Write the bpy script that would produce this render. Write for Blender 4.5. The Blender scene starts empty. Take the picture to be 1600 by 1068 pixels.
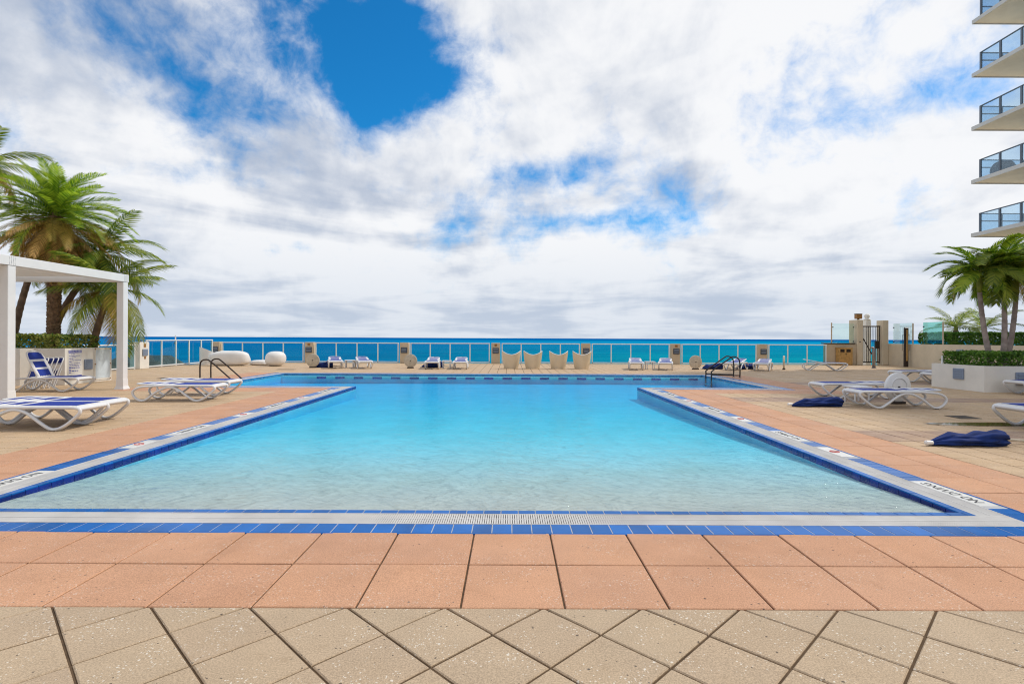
import bpy, math, random
from mathutils import Vector, Matrix, noise as mnoise
random.seed(7)
R = math.radians
scene = bpy.context.scene
col = scene.collection

# ------------------------------------------------------------------ camera
cam_d = bpy.data.cameras.new('camera')
cam_d.sensor_width = 36.0
cam_d.lens = 36.0 * 850 / 1600
cam_d.shift_x = 3 / 1600
cam_d.shift_y = -6 / 1600
cam_d.clip_start = 0.05
cam_d.clip_end = 60000
cam = bpy.data.objects.new('camera', cam_d)
cam.location = (0, 0, 1.57)
cam.rotation_euler = (Matrix.Rotation(R(90), 3, 'X') @ Matrix.Rotation(0.0044, 3, 'Z')).to_euler()
col.objects.link(cam)
scene.camera = cam

# ------------------------------------------------------------------ light and exposure
SUN_EL, SUN_AZ = R(50), R(14.5)          # azimuth measured from +X towards +Y
sun_dir = Vector((math.cos(SUN_EL) * math.cos(SUN_AZ), math.cos(SUN_EL) * math.sin(SUN_AZ), math.sin(SUN_EL)))
sl = bpy.data.lights.new('sun', 'SUN')
sl.energy = 2.3
sl.angle = R(3.0)
sl.color = (1.0, 0.94, 0.85)
so = bpy.data.objects.new('sun', sl)
so.rotation_euler = (-sun_dir).to_track_quat('-Z', 'Y').to_euler()
so.location = (60, 20, 80)
col.objects.link(so)

vs = scene.view_settings
vs.view_transform = 'Standard'
vs.look = 'None'
vs.gamma = 1.0
vs.exposure = 0.0
vs.use_curve_mapping = False

# ------------------------------------------------------------------ node helpers
class NT:
    def __init__(s, tree):
        s.t = tree
    def n(s, typ, **kw):
        nd = s.t.nodes.new(typ)
        for k, v in kw.items():
            setattr(nd, k, v)
        return nd
    def l(s, a, b):
        s.t.links.new(a, b)
    def put(s, sock, v):
        if hasattr(v, 'is_output') or isinstance(v, bpy.types.NodeSocket):
            s.l(v, sock)
        elif v is not None:
            if hasattr(sock, 'default_value'):
                try:
                    sock.default_value = v
                except Exception:
                    sock.default_value = (v[0], v[1], v[2], 1.0)
    def m(s, op, a, b=None, c=None, clamp=False):
        nd = s.n('ShaderNodeMath', operation=op)
        nd.use_clamp = clamp
        s.put(nd.inputs[0], a)
        if b is not None: s.put(nd.inputs[1], b)
        if c is not None: s.put(nd.inputs[2], c)
        return nd.outputs[0]
    def vm(s, op, a, b=None):
        nd = s.n('ShaderNodeVectorMath', operation=op)
        s.put(nd.inputs[0], a)
        if b is not None: s.put(nd.inputs[1], b)
        return nd.outputs['Value'] if op in ('DOT_PRODUCT', 'LENGTH', 'DISTANCE') else nd.outputs[0]
    def mix(s, f, a, b, blend='MIX'):
        nd = s.n('ShaderNodeMix', data_type='RGBA', blend_type=blend)
        s.put(nd.inputs['Factor'], f)
        s.put(nd.inputs[6], a); s.put(nd.inputs[7], b)
        return nd.outputs[2]
    def ss(s, x, lo, hi, a=0.0, b=1.0):
        nd = s.n('ShaderNodeMapRange', interpolation_type='SMOOTHSTEP')
        s.put(nd.inputs[0], x)
        nd.inputs[1].default_value = lo; nd.inputs[2].default_value = hi
        nd.inputs[3].default_value = a; nd.inputs[4].default_value = b
        return nd.outputs[0]
    def noise(s, vec, scale, detail=4, rough=0.55, dist=0.0):
        nd = s.n('ShaderNodeTexNoise')
        s.put(nd.inputs['Vector'], vec)
        nd.inputs['Scale'].default_value = scale
        nd.inputs['Detail'].default_value = detail
        nd.inputs['Roughness'].default_value = rough
        nd.inputs['Distortion'].default_value = dist
        return nd.outputs[0]
    def comb(s, x, y, z):
        nd = s.n('ShaderNodeCombineXYZ')
        s.put(nd.inputs[0], x); s.put(nd.inputs[1], y); s.put(nd.inputs[2], z)
        return nd.outputs[0]

# ------------------------------------------------------------------ world: sky with broken cloud
world = bpy.data.worlds.new('World')
scene.world = world
world.use_nodes = True
wt = world.node_tree
wt.nodes.clear()
w = NT(wt)
tc = w.n('ShaderNodeTexCoord')
dirv = w.vm('NORMALIZE', tc.outputs['Generated'])
sp = w.n('ShaderNodeSeparateXYZ'); w.l(dirv, sp.inputs[0])
dx, dy, dz = sp.outputs[0], sp.outputs[1], sp.outputs[2]
sky = w.n('ShaderNodeTexSky', sky_type='NISHITA')
sky.sun_disc = False
sky.sun_elevation = SUN_EL
sky.sun_rotation = math.pi / 2 - SUN_AZ
sky.air_density = 1.0
sky.dust_density = 0.4
sky.ozone_density = 3.0
blue = w.mix(1.0, sky.outputs[0], (0.012, 0.100, 0.150, 1), 'MULTIPLY')
# cloud layer: project the direction on a high plane, so streaks converge at the horizon
zc = w.m('ADD', w.m('MAXIMUM', dz, 0.0), 0.10)
px = w.m('DIVIDE', dx, zc)
py = w.m('DIVIDE', dy, zc)
plane = w.comb(px, py, 0.37)
# wisps are drawn out by the wind
wind = w.comb(w.m('ADD', w.m('MULTIPLY', px, 0.75), w.m('MULTIPLY', py, -0.42)),
              w.m('ADD', w.m('MULTIPLY', px, 0.42), w.m('MULTIPLY', py, 0.75)), 1.7)
big = w.noise(plane, 0.85, 7, 0.58, 0.3)
fine = w.noise(dirv, 5.6, 8, 0.555, 0.25)
fine2 = w.noise(w.vm('ADD', dirv, (5.0, 2.0, 1.0)), 26.0, 6, 0.65, 0.4)
dens = w.m('ADD', w.m('MULTIPLY', w.m('SUBTRACT', big, 0.5), 0.55), w.m('MULTIPLY', w.m('SUBTRACT', fine, 0.5), 0.92))
dens = w.m('ADD', w.m('ADD', dens, w.m('MULTIPLY', w.m('SUBTRACT', fine2, 0.5), 0.30)), 0.5)
def hole(pxx, pyy, rx, ry, amt):
    v = Vector(((pxx - 797) / 850, 1, (528 - pyy) / 850)).normalized()
    r = Vector((v.y, -v.x, 0)).normalized()
    u = r.cross(v)
    a = w.m('DIVIDE', w.vm('DOT_PRODUCT', dirv, tuple(r)), rx)
    b = w.m('DIVIDE', w.vm('DOT_PRODUCT', dirv, tuple(u)), ry)
    d2 = w.m('ADD', w.m('MULTIPLY', a, a), w.m('MULTIPLY', b, b))
    front = w.m('GREATER_THAN', w.vm('DOT_PRODUCT', dirv, tuple(v)), 0.3)
    g = w.m('POWER', 2.718, w.m('MULTIPLY', d2, -1.0))
    return w.m('MULTIPLY', w.m('MULTIPLY', g, front), amt)
gaps = None
for hsp in ((605, 100, 0.115, 0.09, 0.36), (520, 20, 0.11, 0.06, 0.24), (575, 175, 0.055, 0.05, 0.22), (690, 130, 0.05, 0.05, 0.2),
            (255, 272, 0.12, 0.025, 0.14), (285, 340, 0.05, 0.04, 0.12), (955, 345, 0.10, 0.024, 0.28),
            (1500, 130, 0.09, 0.06, 0.17), (840, 268, 0.05, 0.02, 0.10), (470, 392, 0.075, 0.02, 0.20),
            (230, 60, 0.22, 0.07, 0.17), (400, 60, 0.08, 0.10, 0.12)):
    g = hole(*hsp)
    gaps = g if gaps is None else w.m('ADD', gaps, g)
dens2 = w.m('ADD', w.m('SUBTRACT', w.m('ADD', dens, 0.14), gaps), w.ss(dz, 0.02, 0.20, 0.22, 0.0))
cover = w.ss(dens2, 0.30, 0.63)
# light and shade inside the cloud: brighter on the side that faces the sun, grey where it is thick
sx_, sy_, sz_ = sun_dir
fineB = w.noise(w.vm('ADD', dirv, (sx_ * 0.045, sy_ * 0.045, sz_ * 0.045)), 5.6, 8, 0.555, 0.25)
bigB = w.noise(w.vm('ADD', plane, (0.22, 0.10, 0.0)), 0.85, 4, 0.58, 0.3)
relief = w.m('ADD', w.m('MULTIPLY', w.m('SUBTRACT', fine, fineB), 1.1), w.m('MULTIPLY', w.m('SUBTRACT', big, bigB), 0.7))
shade = w.noise(w.vm('ADD', wind, (3.1, 1.7, 0.0)), 0.75, 5, 0.52, 0.5)
sh = w.m('ADD', w.m('ADD', 0.66, relief), w.m('MULTIPLY', w.m('SUBTRACT', shade, 0.5), 1.9))
sh = w.m('SUBTRACT', sh, w.m('MULTIPLY', w.m('SUBTRACT', dens2, 0.64), 0.45))
lit = w.ss(sh, 0.26, 0.82)
ccol = w.mix(lit, (0.45, 0.52, 0.65, 1), (0.95, 0.955, 0.97, 1))
# thin edges of cloud let some sky through
skyc = w.mix(w.m('MULTIPLY', cover, 0.985), blue, ccol)
# pale haze band towards the horizon
hz = w.ss(dz, 0.0, 0.22, 0.60, 0.0)
skyc = w.mix(hz, skyc, (0.60, 0.68, 0.80, 1))
bg = w.n('ShaderNodeBackground')
w.l(skyc, bg.inputs[0]); bg.inputs[1].default_value = 1.0
wo = w.n('ShaderNodeOutputWorld')
w.l(bg.outputs[0], wo.inputs[0])

# ------------------------------------------------------------------ materials
MATS = {}
WATER_GLOSS = 0.5
def mat(name, color, rough=0.6, var=0.12, scale=3.0, bump=0.0, bscale=40.0, spec=0.4, metal=0.0, rnd=0.0, coat=0.0, coords='pos', grime=0.0):
    m_ = bpy.data.materials.new(name)
    m_.use_nodes = True
    t = NT(m_.node_tree)
    b = m_.node_tree.nodes['Principled BSDF']
    geo = t.n('ShaderNodeNewGeometry')
    pos = geo.outputs['Position']
    if coords == 'obj':
        pos = t.n('ShaderNodeTexCoord').outputs['Object']
    c = (*color, 1.0)
    f = t.noise(pos, scale, 5, 0.6)
    dark = tuple(v * (1 - var) for v in color) + (1,)
    light = tuple(min(1, v * (1 + var)) for v in color) + (1,)
    cc = t.mix(t.ss(f, 0.3, 0.7), dark, light)
    if rnd > 0:
        oi = t.n('ShaderNodeObjectInfo')
        rr = t.m('FRACT', t.m('ADD', oi.outputs['Random'], geo.outputs['Random Per Island']))
        k = t.m('ADD', t.m('MULTIPLY', rr, 2 * rnd), 1 - rnd)
        cc = t.mix(1.0, cc, t.comb(k, k, k), 'MULTIPLY')
    if grime > 0:
        g = t.ss(t.noise(pos, 0.9, 6, 0.65), 0.52, 0.75)
        cc = t.mix(t.m('MULTIPLY', g, grime), cc, tuple(v * 0.55 for v in color) + (1,))
    t.l(cc, b.inputs['Base Color'])
    b.inputs['Roughness'].default_value = rough
    b.inputs['Specular IOR Level'].default_value = spec
    b.inputs['Metallic'].default_value = metal
    b.inputs['Coat Weight'].default_value = coat
    if bump > 0:
        bn = t.n('ShaderNodeBump')
        bn.inputs['Strength'].default_value = bump
        bn.inputs['Distance'].default_value = 0.01
        t.l(t.noise(pos, bscale, 4, 0.6), bn.inputs['Height'])
        t.l(bn.outputs[0], b.inputs['Normal'])
    MATS[name] = m_
    return m_

def paver_mat(name, color, speck=0.5, rough=0.75, rnd=0.10, bands=None):
    """exposed aggregate concrete: shell specks, dark pits, stains; each paver a little different"""
    m_ = bpy.data.materials.new(name)
    m_.use_nodes = True
    t = NT(m_.node_tree)
    b = m_.node_tree.nodes['Principled BSDF']
    geo = t.n('ShaderNodeNewGeometry')
    pos = geo.outputs['Position']
    oi = t.n('ShaderNodeObjectInfo')
    rr = t.m('FRACT', t.m('ADD', t.m('MULTIPLY', oi.outputs['Random'], 3.7), geo.outputs['Random Per Island']))
    base = t.mix(t.ss(t.noise(pos, 2.3, 4, 0.65), 0.3, 0.7), tuple(v * 0.86 for v in color) + (1,), tuple(v * 1.08 for v in color) + (1,))
    if bands:
        spx = t.n('ShaderNodeSeparateXYZ'); t.l(pos, spx.inputs[0])
        acc = None
        for (y0, y1) in bands:
            q = t.m('MULTIPLY', t.m('GREATER_THAN', spx.outputs[1], y0), t.m('LESS_THAN', spx.outputs[1], y1))
            acc = q if acc is None else t.m('ADD', acc, q)
        acc = t.m('MULTIPLY', acc, t.m('GREATER_THAN', spx.outputs[0], 5.0))
    k = t.m('ADD', t.m('MULTIPLY', rr, 2 * rnd), 1 - rnd)
    base = t.mix(1.0, base, t.comb(k, t.m('MULTIPLY', k, t.m('ADD', 0.985, t.m('MULTIPLY', rr, 0.03))), k), 'MULTIPLY')
    # fine sand grain
    gr = t.noise(pos, 110, 3, 0.75)
    base = t.mix(0.55, base, t.mix(t.ss(gr, 0.35, 0.65), tuple(v * 0.60 for v in color) + (1,), tuple(min(1, v * 1.34) for v in color) + (1,)))
    if bands:
        base = t.mix(t.m('MULTIPLY', acc, t.ss(t.noise(pos, 1.6, 4, 0.6), 0.25, 0.6, 0.35, 0.75)), base, (0.33, 0.215, 0.17, 1))
    # stains
    st = t.ss(t.noise(pos, 0.8, 4, 0.7, 0.6), 0.55, 0.78)
    base = t.mix(t.m('MULTIPLY', st, 0.45), base, tuple(v * w_ for v, w_ in zip(color, (0.66, 0.60, 0.52))) + (1,))
    st2 = t.ss(t.noise(pos, 5.5, 4, 0.7, 0.8), 0.56, 0.74)
    base = t.mix(t.m('MULTIPLY', st2, 0.28), base, tuple(v * w_ for v, w_ in zip(color, (0.62, 0.55, 0.45))) + (1,))
    # shell specks: two sizes
    for sc, thr, amt in ((85, 0.23, 0.9), (34, 0.14, 1.0)):
        vo = t.n('ShaderNodeTexVoronoi')
        t.l(t.vm('ADD', pos, t.comb(t.m('MULTIPLY', rr, 0.0), 0, 0)), vo.inputs['Vector'])
        vo.inputs['Scale'].default_value = sc
        spc = t.n('ShaderNodeSeparateColor'); t.l(vo.outputs['Color'], spc.inputs[0])
        patch = t.ss(t.noise(pos, 3.5, 3, 0.5), 0.40, 0.62, 0.25, 1.0)
        on = t.m('GREATER_THAN', t.m('MULTIPLY', spc.outputs[0], patch), 0.50 if sc > 40 else 0.68)
        rad = t.m('LESS_THAN', vo.outputs['Distance'], t.m('MULTIPLY', spc.outputs[1], thr * 2))
        f = t.m('MULTIPLY', t.m('MULTIPLY', on, rad), speck * amt)
        base = t.mix(f, base, (0.80, 0.74, 0.64, 1))
        off = t.m('MULTIPLY', t.m('MULTIPLY', t.m('LESS_THAN', spc.outputs[2], 0.010), rad), 0.8)
        base = t.mix(off, base, (0.05, 0.04, 0.035, 1))
    t.l(base, b.inputs['Base Color'])
    b.inputs['Specular IOR Level'].default_value = 0.35
    t.l(t.ss(t.noise(pos, 1.1, 3, 0.6), 0.35, 0.7, rough - 0.18, rough + 0.08), b.inputs['Roughness'])
    bn = t.n('ShaderNodeBump')
    bn.inputs['Strength'].default_value = 0.35
    bn.inputs['Distance'].default_value = 0.004
    t.l(t.m('ADD', gr, t.noise(pos, 45, 3, 0.6)), bn.inputs['Height'])
    t.l(bn.outputs[0], b.inputs['Normal'])
    MATS[name] = m_
    return m_

BANDS = [(8.4, 9.4), (13.7, 14.7), (19.0, 20.0)]
paver_mat('salmon_paver', (0.575, 0.31, 0.182), 0.45)
paver_mat('tan_paver', (0.555, 0.39, 0.24), 0.5, bands=BANDS)
paver_mat('sand_paver', (0.485, 0.362, 0.24), 0.75, rnd=0.07)
mat('joint', (0.105, 0.066, 0.036), 0.95, 0.3, 6.0)
mat('blue_tile', (0.0, 0.115, 0.42), 0.25, 0.15, 2.0, rnd=0.18, spec=0.15)
mat('navy_tile', (0.004, 0.025, 0.25), 0.2, 0.2, 3.0, rnd=0.22, spec=0.25)
mat('aqua_tile', (0.03, 0.26, 0.48), 0.25, 0.15, 2.0, rnd=0.18, spec=0.2)
mat('white_tile', (0.74, 0.73, 0.70), 0.3, 0.06, 4.0)
mat('grout', (0.44, 0.45, 0.47), 0.9, 0.15, 8.0)
mat('grating_white', (0.60, 0.585, 0.565), 0.6, 0.10, 2.0, grime=0.4)
mat('gutter_dark', (0.40, 0.39, 0.38), 0.9)
mat('ink_black', (0.045, 0.045, 0.05), 0.5, 0.3, 9.0)
mat('ink_red', (0.60, 0.04, 0.03), 0.5, 0.0)
mat('ink_blue', (0.03, 0.04, 0.36), 0.5, 0.0)
mat('wall_plaster', (0.30, 0.66, 0.84), 0.7, 0.05, 1.2)
# pool finish: sand-coloured pebble on the beach entry, pale blue-white plaster beyond
pm_ = mat('plaster', (0.76, 0.80, 0.90), 0.8, 0.05, 1.2, bump=0.2, bscale=60)
_t = NT(pm_.node_tree)
_b = pm_.node_tree.nodes['Principled BSDF']
_src = _b.inputs['Base Color'].links[0].from_socket
_g = _t.n('ShaderNodeNewGeometry')
_sp = _t.n('ShaderNodeSeparateXYZ'); _t.l(_g.outputs['Position'], _sp.inputs[0])
_edge = _t.m('ADD', _sp.outputs[1], _t.m('MULTIPLY', _t.noise(_g.outputs['Position'], 0.7, 4, 0.6), 2.4))
_sand = _t.mix(_t.ss(_t.noise(_g.outputs['Position'], 2.2, 5, 0.65), 0.3, 0.7), (0.56, 0.545, 0.51, 1), (0.64, 0.62, 0.575, 1))
_t.l(_t.mix(_t.ss(_edge, 6.0, 10.0), _sand, _src), _b.inputs['Base Color'])
mat('stucco_white', (0.78, 0.745, 0.68), 0.85, 0.05, 1.5, bump=0.25, bscale=120, grime=0.18)
mat('stucco_cream', (0.66, 0.56, 0.41), 0.88, 0.06, 1.5, bump=0.3, bscale=110, grime=0.22)
mat('stucco_tan', (0.56, 0.455, 0.32), 0.88, 0.06, 1.5, bump=0.3, bscale=110, grime=0.22)
mat('concrete_slab', (0.82, 0.755, 0.65), 0.85, 0.06, 0.8, bump=0.15, bscale=30, grime=0.12)
mat('slab_edge', (0.60, 0.60, 0.585), 0.8, 0.05, 1.0)
mat('white_metal', (0.78, 0.78, 0.775), 0.35, 0.03, 2.0, grime=0.06)
mat('white_resin', (0.74, 0.735, 0.735), 0.38, 0.03, 4.0, grime=0.08)
mat('white_molded', (0.80, 0.78, 0.755), 0.45, 0.03, 2.0, grime=0.06)
mat('cream_molded', (0.72, 0.61, 0.44), 0.5, 0.04, 2.0, grime=0.08)
mat('blue_sling', (0.008, 0.035, 0.30), 0.75, 0.15, 30.0, bump=0.3, bscale=400)
mat('navy_canvas', (0.005, 0.026, 0.15), 0.85, 0.25, 6.0, bump=0.3, bscale=200)
mat('dark_rubber', (0.05, 0.035, 0.03), 0.7)
mat('bronze_metal', (0.055, 0.042, 0.036), 0.35, 0.15, 3.0, metal=0.6)
mat('steel', (0.30, 0.29, 0.30), 0.35, 0.1, 3.0, metal=0.7)
mat('grey_aluminium', (0.15, 0.18, 0.22), 0.4, 0.06, 2.0, metal=0.3)
mat('base_concrete', (0.56, 0.49, 0.38), 0.85, 0.14, 9.0, bump=0.4, bscale=150)
mat('fixture_grey', (0.22, 0.27, 0.36), 0.45, 0.05, 4.0)
mat('fixture_dark', (0.06, 0.075, 0.10), 0.5, 0.05, 4.0)
mat('plaque_brown', (0.32, 0.15, 0.04), 0.5, 0.2, 20.0)
mat('bin_wood', (0.46, 0.27, 0.09), 0.6, 0.2, 8.0, bump=0.2, bscale=60)
mat('dark_hole', (0.03, 0.02, 0.015), 0.9)
mat('drain_dark', (0.10, 0.075, 0.055), 0.6, 0.2, 20)
mat('sign_faded', (0.62, 0.70, 0.76), 0.5, 0.08, 6.0)
mat('roof_dark', (0.10, 0.085, 0.08), 0.9, 0.3, 3.0)
mat('soil', (0.10, 0.07, 0.045), 0.95, 0.3, 6.0)
mat('beach_sand', (0.62, 0.54, 0.40), 0.95, 0.08, 0.3)
mat('date_trunk', (0.21, 0.125, 0.07), 0.95, 0.35, 9.0, bump=0.8, bscale=30)
mat('coco_trunk', (0.19, 0.125, 0.085), 0.95, 0.3, 5.0, bump=0.6, bscale=25)
mat('grey_trunk', (0.34, 0.27, 0.24), 0.95, 0.25, 6.0, bump=0.4, bscale=30)
mat('crownshaft', (0.24, 0.27, 0.045), 0.6, 0.25, 6.0)
mat('grill_cover', (0.03, 0.032, 0.036), 0.8, 0.3, 4.0)

def leaf_mat(name, c0, c1, tr=0.35, rnd=0.35, rough=0.5):
    m_ = bpy.data.materials.new(name)
    m_.use_nodes = True
    t = NT(m_.node_tree)
    b = m_.node_tree.nodes['Principled BSDF']
    out = m_.node_tree.nodes['Material Output']
    geo = t.n('ShaderNodeNewGeometry')
    oi = t.n('ShaderNodeObjectInfo')
    r1 = t.m('FRACT', t.m('ADD', t.m('MULTIPLY', geo.outputs['Random Per Island'], 0.9), oi.outputs['Random']))
    k = t.m('ADD', t.m('MULTIPLY', t.noise(geo.outputs['Position'], 2.2, 3), 0.8), t.m('MULTIPLY', r1, 0.6))
    c = t.mix(t.ss(k, 0.35, 1.0), (*c0, 1), (*c1, 1))
    kk = t.m('ADD', t.m('MULTIPLY', oi.outputs['Random'], 2 * rnd * 0.6), 1 - rnd * 0.6)
    c = t.mix(1.0, c, t.comb(kk, kk, kk), 'MULTIPLY')
    t.l(c, b.inputs['Base Color'])
    b.inputs['Roughness'].default_value = rough
    b.inputs['Specular IOR Level'].default_value = 0.35
    trn = t.n('ShaderNodeBsdfTranslucent')
    t.l(t.mix(1.0, c, (1.5, 1.6, 0.8, 1), 'MULTIPLY'), trn.inputs[0])
    ms = t.n('ShaderNodeMixShader')
    ms.inputs[0].default_value = tr
    t.l(b.outputs[0], ms.inputs[1]); t.l(trn.outputs[0], ms.inputs[2])
    t.l(ms.outputs[0], out.inputs[0])
    MATS[name] = m_
leaf_mat('date_leaf', (0.085, 0.19, 0.02), (0.40, 0.48, 0.055), 0.45)
leaf_mat('coco_leaf', (0.06, 0.125, 0.016), (0.32, 0.35, 0.05), 0.42)
leaf_mat('dry_leaf', (0.26, 0.14, 0.04), (0.60, 0.37, 0.13), 0.3)
leaf_mat('olive_leaf', (0.20, 0.16, 0.025), (0.44, 0.30, 0.07), 0.4)
leaf_mat('hedge_leaf', (0.03, 0.10, 0.012), (0.16, 0.30, 0.04), 0.25, 0.2)
leaf_mat('grape_leaf', (0.06, 0.14, 0.02), (0.36, 0.36, 0.09), 0.25, 0.2)

def glass_mat(name, tint, gloss=0.06, rough=0.02):
    m_ = bpy.data.materials.new(name)
    m_.use_nodes = True
    nt = m_.node_tree; nt.nodes.clear()
    t = NT(nt)
    tr = t.n('ShaderNodeBsdfTransparent'); tr.inputs[0].default_value = (*tint, 1)
    gl = t.n('ShaderNodeBsdfGlossy'); gl.inputs['Roughness'].default_value = rough
    gl.inputs['Color'].default_value = (1, 1, 1, 1)
    fr = t.n('ShaderNodeFresnel'); fr.inputs[0].default_value = 1.45
    f = t.m('MULTIPLY', fr.outputs[0], gloss / 0.04 * 0.6, clamp=True)
    ms = t.n('ShaderNodeMixShader')
    t.l(f, ms.inputs[0]); t.l(tr.outputs[0], ms.inputs[1]); t.l(gl.outputs[0], ms.inputs[2])
    o = t.n('ShaderNodeOutputMaterial'); t.l(ms.outputs[0], o.inputs[0])
    MATS[name] = m_
glass_mat('rail_glass', (0.66, 0.85, 0.89), 0.010)
glass_mat('screen_glass', (0.90, 0.975, 0.96), 0.03)
glass_mat('green_glass', (0.60, 0.88, 0.82), 0.02)
glass_mat('balcony_glass', (0.76, 0.87, 0.95), 0.018)

# pool water: rippled surface over an absorbing body (floor built at its apparent depth)
m_ = bpy.data.materials.new('pool_water'); m_.use_nodes = True
m_.node_tree.nodes.clear()
t = NT(m_.node_tree)
geo = t.n('ShaderNodeNewGeometry')
wp = t.vm('MULTIPLY', geo.outputs['Position'], (1.0, 1.4, 1.0))
h = t.m('ADD', t.m('MULTIPLY', t.noise(wp, 2.6, 3, 0.55, 0.7), 1.0), t.m('MULTIPLY', t.noise(wp, 9.0, 4, 0.65, 0.5), 0.42))
bn = t.n('ShaderNodeBump'); bn.inputs['Strength'].default_value = 1.0; bn.inputs['Distance'].default_value = 0.06
t.l(h, bn.inputs['Height'])
rf = t.n('ShaderNodeBsdfTransparent'); rf.inputs[0].default_value = (0.97, 0.99, 1.0, 1)
gl = t.n('ShaderNodeBsdfGlossy'); gl.inputs['Roughness'].default_value = 0.04
fr_ = t.n('ShaderNodeFresnel'); fr_.inputs[0].default_value = 1.33
for nd in (gl, fr_): t.l(bn.outputs[0], nd.inputs['Normal'])
ms = t.n('ShaderNodeMixShader')
t.l(t.m('MULTIPLY', fr_.outputs[0], WATER_GLOSS), ms.inputs[0])
t.l(rf.outputs[0], ms.inputs[1]); t.l(gl.outputs[0], ms.inputs[2])
va = t.n('ShaderNodeVolumeAbsorption')
va.inputs['Color'].default_value = (0.0, 0.912, 0.996, 1)
va.inputs['Density'].default_value = 1.5
mo = t.n('ShaderNodeOutputMaterial')
t.l(ms.outputs[0], mo.inputs['Surface']); t.l(va.outputs[0], mo.inputs['Volume'])
MATS['pool_water'] = m_

# sea
m_ = bpy.data.materials.new('sea_water'); m_.use_nodes = True
t = NT(m_.node_tree)
b = m_.node_tree.nodes['Principled BSDF']
geo = t.n('ShaderNodeNewGeometry'); pos = geo.outputs['Position']
sp_ = t.n('ShaderNodeSeparateXYZ'); t.l(pos, sp_.inputs[0])
lat = t.m('DIVIDE', sp_.outputs[0], t.m('ADD', sp_.outputs[1], 1.0))
latn = t.m('ADD', lat, t.m('MULTIPLY', t.m('SUBTRACT', t.noise(pos, 0.006, 5, 0.6), 0.5), 0.5))
shallow = t.ss(latn, -0.45, 0.45)
near = t.mix(shallow, (0.006, 0.21, 0.40, 1), (0.006, 0.36, 0.44, 1))
mid = t.mix(shallow, (0.004, 0.19, 0.45, 1), (0.004, 0.31, 0.52, 1))
far = (0.0, 0.115, 0.36, 1)
lg = t.m('LOGARITHM', t.m('ADD', sp_.outputs[1], 1.0), 10.0)
lgn = t.m('ADD', lg, t.m('MULTIPLY', t.m('SUBTRACT', t.noise(pos, 0.0035, 5, 0.6), 0.5), 0.35))
c = t.mix(t.ss(lgn, 2.25, 2.95), near, mid)
c = t.mix(t.ss(lgn, 2.95, 3.55), c, far)
wv = t.noise(t.vm('MULTIPLY', pos, (0.35, 1.0, 1.0)), 0.06, 6, 0.65)
c = t.mix(t.ss(wv, 0.35, 0.68, 0.0, 0.30), c, (0.0, 0.06, 0.20, 1))
t.l(c, b.inputs['Base Color'])
b.inputs['Roughness'].default_value = 0.6
b.inputs['Specular IOR Level'].default_value = 0.0
MATS['sea_water'] = m_

# puddle: a film of water over the pavers
m_ = bpy.data.materials.new('puddle_film'); m_.use_nodes = True
b = m_.node_tree.nodes['Principled BSDF']
b.inputs['Base Color'].default_value = (0.16, 0.105, 0.03, 1)
b.inputs['Roughness'].default_value = 0.05
MATS['puddle_film'] = m_

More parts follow.
